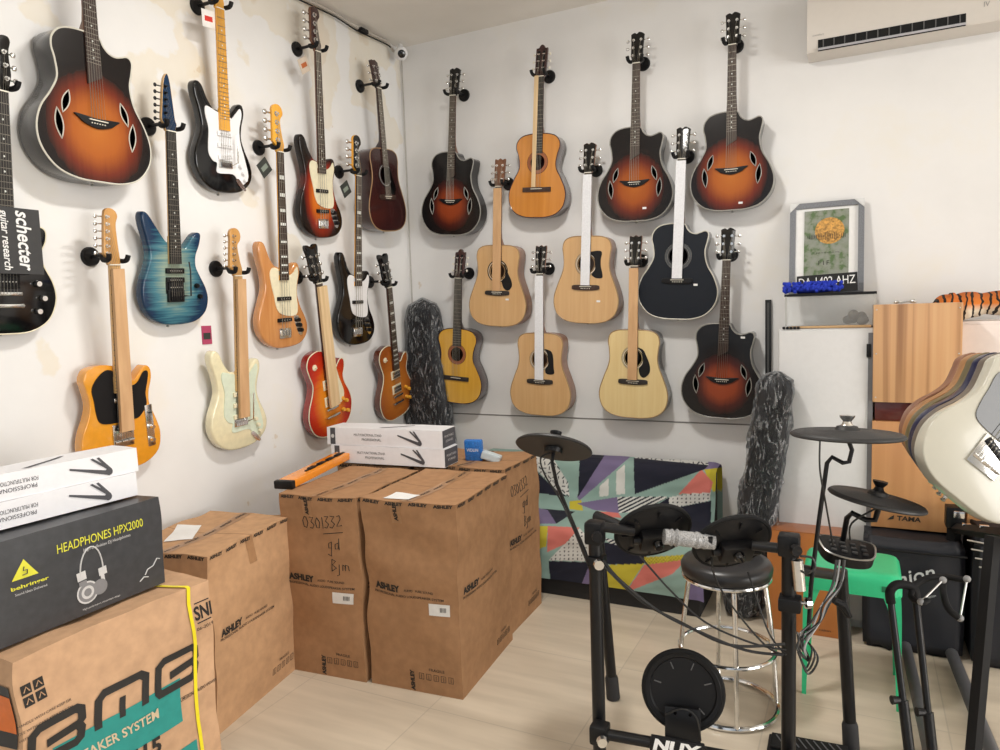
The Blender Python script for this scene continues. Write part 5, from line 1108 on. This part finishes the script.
# ================================================================== ELECTRONIC DRUM KIT
away = Vector((fwd.x, fwd.y, 0)).normalized(); ZU = Vector((0, 0, 1))
GK = 'parts of the electronic drum kit'
A1t = P(595, 536, 2.2); C1t = P(789, 548, 2.1); Bf = onz(613, 694, .02); Bt = P(597, 522, 2.72); Df = onz(851, 744, .02); Dt = P(841, 570, 2.42)
A1b = Vector((A1t.x, A1t.y, .02)); C1b = Vector((C1t.x, C1t.y, .02))
base = Vector(((A1t.x+C1t.x)/2, (A1t.y+C1t.y)/2+.3, 0)); t = thing('drum_rack', 'black four-legged tube rack of the electronic drum kit, with letter badge low in front', 'drum rack', base)
l = lambda v: Vector(v)-base
rubber = plain('rubber foot', (.02, .02, .022), .7)
for a, b in ((A1b, A1t), (C1b, C1t), (Bf, Bt), (Df, Dt)):
    q = MB().tube([l(a), l(b)], .0205, 20).build('leg', black_metal, t)
    d = (b-a).normalized(); MB().tube([l(a-d*.015), l(a+d*.07), l(a+d*.085)], [.027, .026, .021], 20).build('rubber_foot', rubber, q)
for a, b in ((A1t-ZU*.02, Bt), (C1t-ZU*.06, Dt-ZU*.02)): MB().tube([l(a), l(b)], .0175, 16).build('side_bar', black_metal, t)
ca, cb = P(602, 527, 2.2), P(786, 549, 2.1); 
for a, b in ((ca, P(634, 531, 2.2)), (P(668, 535, 2.17), P(712, 541, 2.15)), (P(752, 545, 2.13), cb)): MB().tube([l(a), l(b)], .015, 16).build('cross_bar', black_metal, t)
la, lb = P(600, 733, 2.2), P(792, 768, 2.1); MB().tube([l(la), l(lb)], .017, 16).build('lower_cross_bar', black_metal, t)
def clamp(p, sz, nm='clamp', knob_dir=None):
    mb = MB().box(l(p), sz, bev=min(sz)*.18); q = mb.build(nm, black_plastic, t)
    kd = Vector(knob_dir or (-away*1+RT*0)).normalized(); MB().tube([l(p), l(p+kd*(sz[0]*.7)), l(p+kd*(sz[0]*.72)), l(p+kd*(sz[0]*.98))], [.006, .006, .017, .015], 10).build('wing_screw', chrome if nm == 'clamp' else black_plastic, q)
clamp(A1t+ZU*.012, (.055, .055, .07), 'top_clamp'); clamp(C1t+ZU*.010, (.06, .055, .065), 'top_clamp'); clamp(P(600, 733, 2.2), (.055, .055, .06)); clamp(P(790, 603, 2.1), (.062, .058, .04), knob_dir=RT); clamp(P(792, 766, 2.1), (.055, .055, .06)); clamp(P(597, 560, 2.2), (.05, .05, .03))
MB().tube([l(P(797, 560, 2.07)), l(P(800, 590, 2.07))], .017, 14).build('chrome_sleeve', chrome, t); MB().tube([l(P(596, 516, 2.35)), l(P(628, 530, 2.25))], .018, 10).build('tom_arm', black_metal, t)
bd = P(677, 747, 2.06); bx_ = (lb-la).normalized(); bz_ = (UP-bx_*UP.dot(bx_)).normalized(); by_ = bz_.cross(bx_)
Rb = Matrix((bx_, by_, bz_)).transposed(); MB().box(l(bd), (.15, .012, .045), Rb, bev=.003).build('badge', black_plastic, t)
text('NUX', l(bd)-by_*.0065, bx_, bz_, .13, .034, paper, t, 'badge_lettering', .001, .12, bold=.05)
def tom(c, label):
    n = (away*math.cos(math.radians(34))+ZU*math.sin(math.radians(34))-rt0*.08).normalized(); t = thing('tom_pad', label, 'drum pad', c, group='drum pads seen from below on the rack')
    MB().lathe([(.01, -.018), (.075, -.018), (.095, -.010), (.112, -.004), (.114, .004), (.10, .008), (0.01, .008)], (0, 0, 0), n, 48).build('shell', black_plastic, t)
    MB().tube([n*.002+(lambda u, w: u*math.cos(a)*.116+w*math.sin(a)*.116)(n.cross(ZU).normalized(), n.cross(n.cross(ZU)).normalized()) for a in [2*PI*i/48 for i in range(48)]], .0075, 8, closed=True).build('rubber_rim', black_matte, t)
    u = n.cross(ZU).normalized(); w = u.cross(n).normalized(); R_ = Matrix((u, w, n)).transposed()
    MB().box(-n*.035, (.10, .066, .036), R_, bev=.006).build('bracket', black_metal, t); MB().lathe([(.017, 0), (.017, .012), (.012, .02)], -n*.052+w*.006, -n, 16).build('knob', black_gloss, t)
    for k in range(8): a = k*PI/4; MB().box((u*math.cos(a)+w*math.sin(a))*.088-n*.014, (.004, .03, .006), R_ @ Matrix.Rotation(a-PI/2, 3, 'Z')).build('moulded_rib', black_plastic, t, smooth=False)
    MB().tube([-n*.035-rt0*.07, -n*.035+rt0*.07], .013, 10).build('mount_arm', black_metal, t)
tom(P(653, 531, 2.25), 'left round black drum pad of the two between the rack posts, seen from below'); tom(P(732, 542, 2.20), 'right round black drum pad, above the black bar stool, seen from below')
tape = plain('crumpled clear tape', (.30, .30, .30), .25, coat=.5, var=.5, scale=60, bmp=1)
tp = [P(664+2.5*i, 536.5+.28*i, 2.16) for i in range(21)]; o = MB().tube(tp, [.024+.006*noise.noise(Vector((i*.9, 2, 5))) for i in range(21)], 12).build('tape_wrap', tape); tag(o, 'bundle of crumpled clear tape around the bar between the two drum pads', 'tape')
cymm = plain('textured black rubber', (.018, .018, .019), .5)
def cymbal(c, r, n, label, grp='black rubber cymbal pads'):
    n = Vector(n).normalized(); t = thing('cymbal_pad', label, 'cymbal pad', c, group=grp)
    prof = [(.006, -.006), (r*.5, -.010), (r*.97, -.012), (r, -.008), (r*.985, -.003)]+[(r*(.95-.028*k), .001+.0045*k/24*2+(.0008 if k % 2 else 0)) for k in range(25)]+[(r*.22, .010), (r*.18, .020), (r*.08, .024), (.006, .024)]
    MB().lathe(prof, (0, 0, 0), n, 56).build('pad', cymm, t, ang=20); MB().lathe([(.020, .020), (.014, .026), (.011, .034), (.020, .046), (.021, .052), (.006, .053)], (0, 0, 0), n, 18).build('wing_nut', chrome if r > .145 else black_plastic, t)
    MB().lathe([(.03, -.025), (.033, -.010), (.01, -.009)], (0, 0, 0), n, 16).build('sensor_cup', black_plastic, t); return t
c1 = P(554, 446, 2.5); c2 = P(847, 433, 2.1); c3 = P(877, 498, 2.15)
cymbal(c1, .134, ZU*.87+away*.46+rt0*.20, 'round black cymbal pad in front of the patterned sofa, tilted away'); cymbal(c2, .155, ZU+rt0*.03+away*.05, 'higher of the two black cymbal pads at right, with chrome nut'); cymbal(c3, .136, ZU+rt0*.20, 'lower black cymbal pad at right, in front of the box drums')
def rod(pts, r, label, nm='boom_arm', m=black_metal, cat='boom arm', grp=None):
    o = MB().tube(pts, r, 10).build(nm, m); return tag(o, label, cat, grp)
rod([c1-ZU*.01, P(552, 462, 2.48), P(557, 485, 2.44), P(588, 560, 2.24), P(594, 580, 2.22)], .0065, 'thin black arm holding the cymbal pad by the sofa')
rod([c2-ZU*.01, P(852, 450, 2.1), P(849, 462, 2.1), P(843, 463, 2.1), P(832, 457, 2.12), P(827, 463, 2.13), P(819, 520, 2.16), P(811, 585, 2.2), P(808, 640, 2.2)], .0065, 'cranked thin black arm under the higher right cymbal pad')
rod([c3-ZU*.01, P(878, 510, 2.17), P(875, 520, 2.18), P(866, 520, 2.18), P(852, 513, 2.2), P(847, 518, 2.22), P(842, 545, 2.3)], .0085, 'short cranked black arm under the lower right cymbal pad')
# module
mc = P(848, 547, 2.25); mr = Matrix.Rotation(math.radians(-26), 3, 'Z') @ Matrix.Rotation(math.radians(16), 3, 'X'); t = thing('drum_module', 'black drum sound module with rounded front on top of the rack leg', 'drum module', mc)
MB().prism([(x, z) for x, z in spline([(-.075, .045), (-.08, 0), (-.06, -.045), (0, -.06), (.06, -.045), (.08, 0), (.075, .045), (0, .05)], 4)], 0, .04, .008).build('housing', black_plastic, t); t.rotation_euler = (math.radians(-74), math.radians(8), YAW-.25)
mb = MB().tube([Vector((x, .002, z)) for x, z in spline([(-.075, .045), (-.08, 0), (-.06, -.045), (0, -.06), (.06, -.045), (.08, 0), (.075, .045), (0, .05)], 4)], .003, 6, closed=True).build('silver_edge', steel, t)
for i in range(4):
    for j in range(3): MB().box((-.045+.03*i, -.003, -.03+.022*j), (.016, .006, .009), bev=.002).build('button', plain('grey button', (.05, .05, .05), .4), t)
# cables
cabm_ = plain('black cable', (.012, .012, .012), .4)
def cable(pts, label, r=.0032, m=cabm_): o = MB().tube(curve(pts, 6), r, 6).build('cable', m); return tag(o, label, 'cable', 'black cables of the drum kit')
cable([c1-ZU*.02, P(541, 458, 2.48), P(545, 475, 2.45), P(563, 505, 2.38), P(588, 565, 2.24), P(590, 572, 2.2)], 'black cable hanging from the cymbal pad by the sofa', .003)
cable([P(603, 560, 2.17), P(620, 580, 2.15), P(660, 612, 2.1), P(700, 632, 2.08), P(745, 650, 2.05), P(783, 655, 2.03)], 'black cable sagging between the rack posts, upper one', .004)
cable([P(603, 565, 2.17), P(640, 600, 2.13), P(680, 622, 2.1), P(730, 645, 2.06), P(785, 644, 2.03)], 'black cable sagging between the rack posts, lower one', .004)
cable([P(640, 556, 2.2), P(670, 590, 2.16), P(705, 622, 2.12), P(752, 643, 2.07), P(786, 650, 2.03)], 'black cable running from the left drum pad to the right post', .003)
cable([P(711, 557, 2.2), P(716, 580, 2.16), P(735, 610, 2.1), P(765, 645, 2.05), P(784, 655, 2.03)], 'black cable hanging from the right drum pad', .003)
cable([P(748, 572, 2.16), P(757, 600, 2.12), P(770, 635, 2.07), P(786, 655, 2.03)], 'black cable hanging over the stool seat to the right post', .003)
cable([c3-ZU*.03, P(852, 523, 2.18), P(850, 540, 2.2)], 'short black cable under the lower right cymbal pad', .003)
cable([P(820, 440, 2.12), P(820, 470, 2.12), P(826, 505, 2.15), P(833, 545, 2.2)], 'black cable hanging from the higher right cymbal pad', .003)
rk = random.Random(4)
for k in range(7):
    a = rk.uniform(-6, 6); cable([P(840+a, 560, 2.2), P(836+a, 585, 2.17), P(826+rk.uniform(-5, 5), 605, 2.12), P(815+a, 622, 2.08), P(800+rk.uniform(-6, 6), 640+rk.uniform(-6, 8), 2.05), P(808+rk.uniform(-8, 4), 655+rk.uniform(-4, 8), 2.06), P(797, 632, 2.05)], ['thin black cable arching outermost in the bundle under the drum module', 'black cable against the leg side of the bundle under the drum module', 'black cable in the middle of the bundle under the drum module', 'black cable reaching lowest from the bundle under the drum module', 'black cable on the post side of the bundle under the drum module', 'left one of the two grey cables under the drum module', 'right one of the two grey cables under the drum module'][k], .0028, cabm_ if k < 5 else plain('grey cable', (.3, .3, .3), .5))
for k in range(3): cable([P(806, 640, 2.08), P(812+3*k, 650+4*k, 2.05), P(806+k, 668+3*k, 2.05), P(798, 652, 2.04)], ['smallest black cable loop low on the right post', 'middle-sized black cable loop low on the right post', 'largest black cable loop low on the right post'][k], .003)
cable([P(800, 556, 2.06), P(812, 558, 2.05), P(815, 568, 2.05), P(806, 573, 2.05), P(797, 568, 2.06)], 'black cable loop beside the top of the right post', .0035)
o = MB().tube([P(834, 600, 2.09), P(843, 605, 2.09), P(850, 617, 2.1)], [.010, .013, .007], 8).build('cable_strap', black_matte); tag(o, 'black strap flap tying the cable bundle beside the rack leg', 'strap')
# kick pad
kc = P(683, 690, 2.2); n = (-away*.93-rt0*.28+ZU*.18).normalized(); t = thing('kick_pad', 'round black kick drum pad on a tower with a steel plate, low in the rack', 'kick pad', kc)
u = ZU.cross(n).normalized(); w = n.cross(u); R_ = Matrix((u, w, n)).transposed()
MB().lathe([(.01, -.02), (.105, -.02), (.118, -.010), (.120, .004), (.112, .012), (.100, .010), (.096, .004), (.05, .003), (.01, .003)], (0, 0, 0), n, 48).build('pad', black_plastic, t)
MB().tube([(u*math.cos(a)+w*math.sin(a))*.116+n*.002 for a in [2*PI*i/48 for i in range(48)]], .009, 8, closed=True).build('rubber_rim', black_matte, t)
for a in (.35, 1.2, 2.0, 2.9, 5.5): MB().box((u*math.cos(a)+w*math.sin(a))*.078+n*.0045, (.022, .003, .003), R_ @ Matrix.Rotation(a, 3, 'Z')).build('rib', plain('grey rib', (.12, .12, .12), .4), t, smooth=False)
pl_ = Vector((kc.x, kc.y, 0)); MB().box(n*.022-w*.10, (.105, .11, .006), R_, bev=.002).build('steel_plate', black_metal, t)
for s_ in (-1, 1): MB().lathe([(.005, 0), (.005, .002)], n*.0255-w*.062+u*.022*s_, n, 12).build('bolt', black_gloss, t)
MB().box((0, 0, -kc.z/2-.07), (.10, .03, kc.z-.16), Matrix.Rotation(YAW, 3, 'Z'), bev=.003).build('tower', black_metal, t); MB().box((0, 0, -kc.z+.012), (.25, .18, .02), Matrix.Rotation(YAW, 3, 'Z'), bev=.004).build('base_plate', black_metal, t)
MB().tube(curve([n*.03-w*.07-u*.05, n*.045-w*.04, n*.045-w*.06+u*.04, n*.03-w*.13+u*.052], 6), .003, 6).build('cable', cabm_, t)
# pedal
pa_, pb2 = onz(768, 737, .03), onz(858, 756, .03); d = (pb2-pa_); t = thing('hi_hat_pedal', 'black foot pedal board on the floor at the foot of the right rack post', 'pedal', ((pa_+pb2)/2-ZU*.03), math.atan2(d.y, d.x)); L_ = d.length
MB().box((0, 0, .009), (L_, .10, .014), bev=.004).build('base', black_plastic, t); MB().box((-.01, 0, .026), (L_*.86, .085, .010), Matrix.Rotation(-.03, 3, 'Y'), bev=.003).build('footboard', black_matte, t)
for k in range(9): MB().box((-L_*.36+L_*.085*k, 0, .0300+.0011*k), (.004, .06, .0015), Matrix.Rotation(.5, 3, 'Z')).build('tread_bar', plain('grey tread', (.10, .10, .11), .5), t, smooth=False)
# ================================================================== BAR STOOL
sc0 = onz(727, 705, 0); sc0.z = 0; hs_ = .575; t = thing('bar_stool', 'round black padded bar stool with chrome tube legs behind the kick pad', 'stool', sc0)
vin = plain('black vinyl', (.016, .016, .018), .35, spec=.6)
MB().lathe([(.01, -.05), (.155, -.05), (.166, -.04), (.169, -.015), (.160, .002), (.13, .010), (.06, .014), (.0, .015)], (0, 0, hs_), ZU, 40).build('seat', vin, t, ang=60)
def ring(r, z, tr=.008): return MB().tube([(r*math.cos(2*PI*i/48), r*math.sin(2*PI*i/48), z) for i in range(48)], tr, 8, closed=True)
ring(.158, hs_-.055).build('seat_ring', chrome, t); ring(.185, .012, .010).build('floor_ring', chrome, t); ring(.175, .235).build('footrest_ring', chrome, t)
for k in range(4):
    a = math.radians(20+90*k); e = Vector((math.cos(a), math.sin(a), 0)); MB().tube(curve([e*.10+ZU*(hs_-.055), e*.135+ZU*(hs_-.07), e*.148+ZU*(hs_-.13), e*.172+ZU*.235, e*.185+ZU*.012], 5), .009, 10).build('leg', chrome, t)
# ================================================================== GREEN STOOL
grn = plain('green plastic', (.03, .50, .22), .35, var=.03); gx, gy, gw, gd = 2.855, -1.125, .345, .30; gh = zat(gx-.02, gy, 578)
t = thing('plastic_stool', 'bright green plastic stool behind the rack leg at right', 'stool', (gx-gw/2, gy+gd/2, 0))
def rrect(w, d, r, z): return [Vector((sx*(w/2-r)+r*math.cos(a+k*PI/12), sy*(d/2-r)+r*math.sin(a+k*PI/12), z)) for sx, sy, a in ((1, 1, 0), (-1, 1, PI/2), (-1, -1, PI), (1, -1, 1.5*PI)) for k in range(7)]
MB().rings([rrect(gw*.90, gd*.90, .04, gh-.085)]+[rrect(gw, gd, .05, gh-.085), rrect(gw, gd, .05, gh-.035), rrect(gw-.006, gd-.006, .05, gh-.018), rrect(gw-.022, gd-.022, .045, gh-.006), rrect(gw-.05, gd-.05, .04, gh-.001), rrect(gw-.09, gd-.09, .03, gh)]).build('seat', grn, t, ang=50)
MB().box((.12, -gd/2+.0, gh-.05), (.035, .004, .022), bev=.0015).build('handle_slot', plain('dark green shade', (.01, .16, .07), .6), t)
for sx_ in (-1, 1):
    for sy_ in (-1, 1):
        rs = []
        for f, ww, oo in ((0, .016, 1.0), (.5, .022, .99), (.8, .032, .985), (.93, .05, .975), (1, .06, .965)):
            cx_, cy_ = sx_*gw/2*oo, sy_*gd/2*oo; z = f*(gh-.08)
            rs.append([Vector((cx_-sx_*a*ww, cy_-sy_*b*ww, z)) for a, b in ((0, 0), (1.0, 0), (1.0, .3), (.3, .3), (.3, 1.0), (0, 1.0))])
        MB().rings(rs).build('leg', grn, t, ang=30)
# ================================================================== GUITAR STAND (A-frame) and RACK
def foot(p, q):   # extend p->q to the floor
    d = q-p; return p+d*((p.z-.01)/-d.z)
p1, p2, p3, p4 = P(891, 603, 2.28), P(903, 700, 2.22), P(916, 600, 2.28), P(928, 712, 2.22); f1, f2 = foot(p1, P(910, 745, 2.2)), foot(p3, P(935, 745, 2.2))
f1 = foot(p1, p2); f2 = foot(p3, p4)
c_ = (f1+f2)/2; c_.z = 0; t = thing('guitar_stand', 'empty black A-frame guitar stand with strapped rubber arms, beside the green stool', 'guitar stand', c_); l = lambda v: Vector(v)-c_
for a, m_, b in ((p1, p2, f1), (p3, p4, f2)):
    q = MB().tube([l(a), l(m_)], .0105, 12).build('pole', black_metal, t); MB().tube([l(m_), l(b)], .0155, 12).build('lower_leg', black_metal, q); MB().tube([l(m_-RT*.035), l(m_-RT*.01)], [.014, .010], 10).build('clamp_knob', black_plastic, q)
MB().tube(curve([l(p1), l(P(890, 592, 2.28)), l(P(896, 585, 2.28)), l(P(906, 585, 2.28)), l(P(914, 589, 2.28)), l(p3)], 5), .014, 12).build('yoke', black_matte, t)
y1 = curve([l(P(913, 589, 2.28)), l(P(911, 597, 2.25)), l(P(921, 603, 2.2)), l(P(928, 600, 2.2))], 5); a_ = MB().tube(y1, .009, 10).build('rubber_arm', black_matte, t)
y2 = curve([l(P(913, 586, 2.28)), l(P(928, 578, 2.3)), l(P(946, 577, 2.3)), l(P(965, 580, 2.25))], 5); MB().tube(y2, .010, 10).build('rubber_arm', black_matte, t)
y3 = curve([l(P(946, 578, 2.3)), l(P(943, 590, 2.27)), l(P(948, 608, 2.22)), l(P(959, 618, 2.2))], 5); MB().tube(y3, .010, 10).build('rubber_arm', black_matte, t)
for a, b in ((P(943, 580, 2.26), P(921, 602, 2.2)), (P(967, 579, 2.24), P(960, 618, 2.2))):
    MB().tube([l(a), l(b)], .003, 6).build('strap', steel, t)
    for e in (a, b): MB().ell(l(e), (.011, .011, .011), n=8).build('end_cap', plain('grey rubber', (.25, .25, .25), .5), t)
zf = foot
# rack
fb_ = onz(951, 648, .02); pt_ = zat(fb_.x, fb_.y, 508); r0, r1 = Vector((fb_.x, fb_.y, zat(fb_.x, fb_.y, 528))), P(1075, 545, 1.72); rf1 = Vector((P(976, 745, 1.95).x, P(976, 745, 1.95).y, .0)); c_ = Vector((r0.x, r0.y, 0)); t = thing('guitar_rack', 'black multi-guitar rack at the right edge holding a row of electric guitars', 'guitar rack', c_); l = lambda v: Vector(v)-c_
dR = (r1-r0).normalized(); MB().tube([l(r0), l(r1)], .022, 4).build('front_rail', black_matte, t, smooth=False)
MB().box(l(Vector((fb_.x, fb_.y-.02, pt_-.03))), (.07, .07, .09), bev=.006).build('rail_bracket', black_plastic, t); MB().box(l(Vector((fb_.x+.01, fb_.y-.06, pt_-.01))), (.04, .03, .03), bev=.004).build('chrome_clip', chrome, t)
for px in (982, 1012): MB().box(l(r0.lerp(r1, (px-951)/124*.62/(1-(px-951)/124*.38))+ZU*.02), (.03, .02, .012), bev=.003).build('chrome_clip', chrome, t)
pa1, pa2 = P(993, 536, 1.93), P(974, 745, 1.9); pf = foot(pa1, pa2); MB().tube([l(pa1), l(pf)], .019, 4).build('post', black_matte, t, smooth=False)
MB().tube([l(Vector((fb_.x, fb_.y, pt_))), l(fb_)], .026, 4).build('post', black_matte, t, smooth=False)
MB().tube([l(onz(905, 643, .03)), l(onz(929, 748, .03)), l(onz(935, 790, .03))], .022, 12).build('foot_tube', plain('grey steel tube', (.07, .07, .075), .45), t); MB().tube([l(onz(951, 652, .03)), l(onz(991, 750, .03)), l(onz(1008, 800, .03))], .024, 12).build('foot_tube', plain('grey steel tube', (.07, .07, .075), .45), t)
ax2 = Vector((.616, -.788))
def rackg(px, py, d, lab, kind, m, **k):
    s = 720/d*.985; b = P(px, py, d); h = P(px+ax2.x*s, py+ax2.y*s, d+.10)
    return electric(h, b, -fwd+RT*(-.12), lab, kind, m, k.get('side', m), k.get('guard'), maple, maple, maple, maple)
whi = plain('white lacquer', (.52, .50, .42), .25, coat=.3, var=.01)
rackg(957, 498, 2.02, 'white electric guitar with black pickguard, frontmost on the rack at the right edge', 'tele', whi, guard=black_gloss)
rackg(952, 492, 2.11, 'grey-brown electric guitar directly behind the white one on the rack', 'tele', plain('taupe lacquer', (.14, .115, .09), .4, coat=.1), guard=None or black_plastic)
rackg(947, 486, 2.20, 'dark blue electric guitar third from the front on the rack', 'tele', plain('midnight blue lacquer', (.006, .008, .045), .3, coat=.2), guard=black_plastic)
rackg(942, 480, 2.30, 'olive brown electric guitar behind the dark blue one on the rack', 'tele', wood('olive wood', (.11, .09, .04), (.16, .13, .06), .4, .1), guard=black_plastic)
rackg(937, 474, 2.42, 'honey brown wooden electric guitar second from the back of the rack', 'tele', wood('honey wood body', (.32, .15, .06), (.42, .22, .09), .4, .1), guard=black_plastic)
rackg(932, 467, 2.56, 'reddish brown wooden electric guitar at the back of the rack row', 'tele', wood('reddish wood body', (.22, .10, .06), (.30, .15, .09), .4, .1), guard=black_plastic)
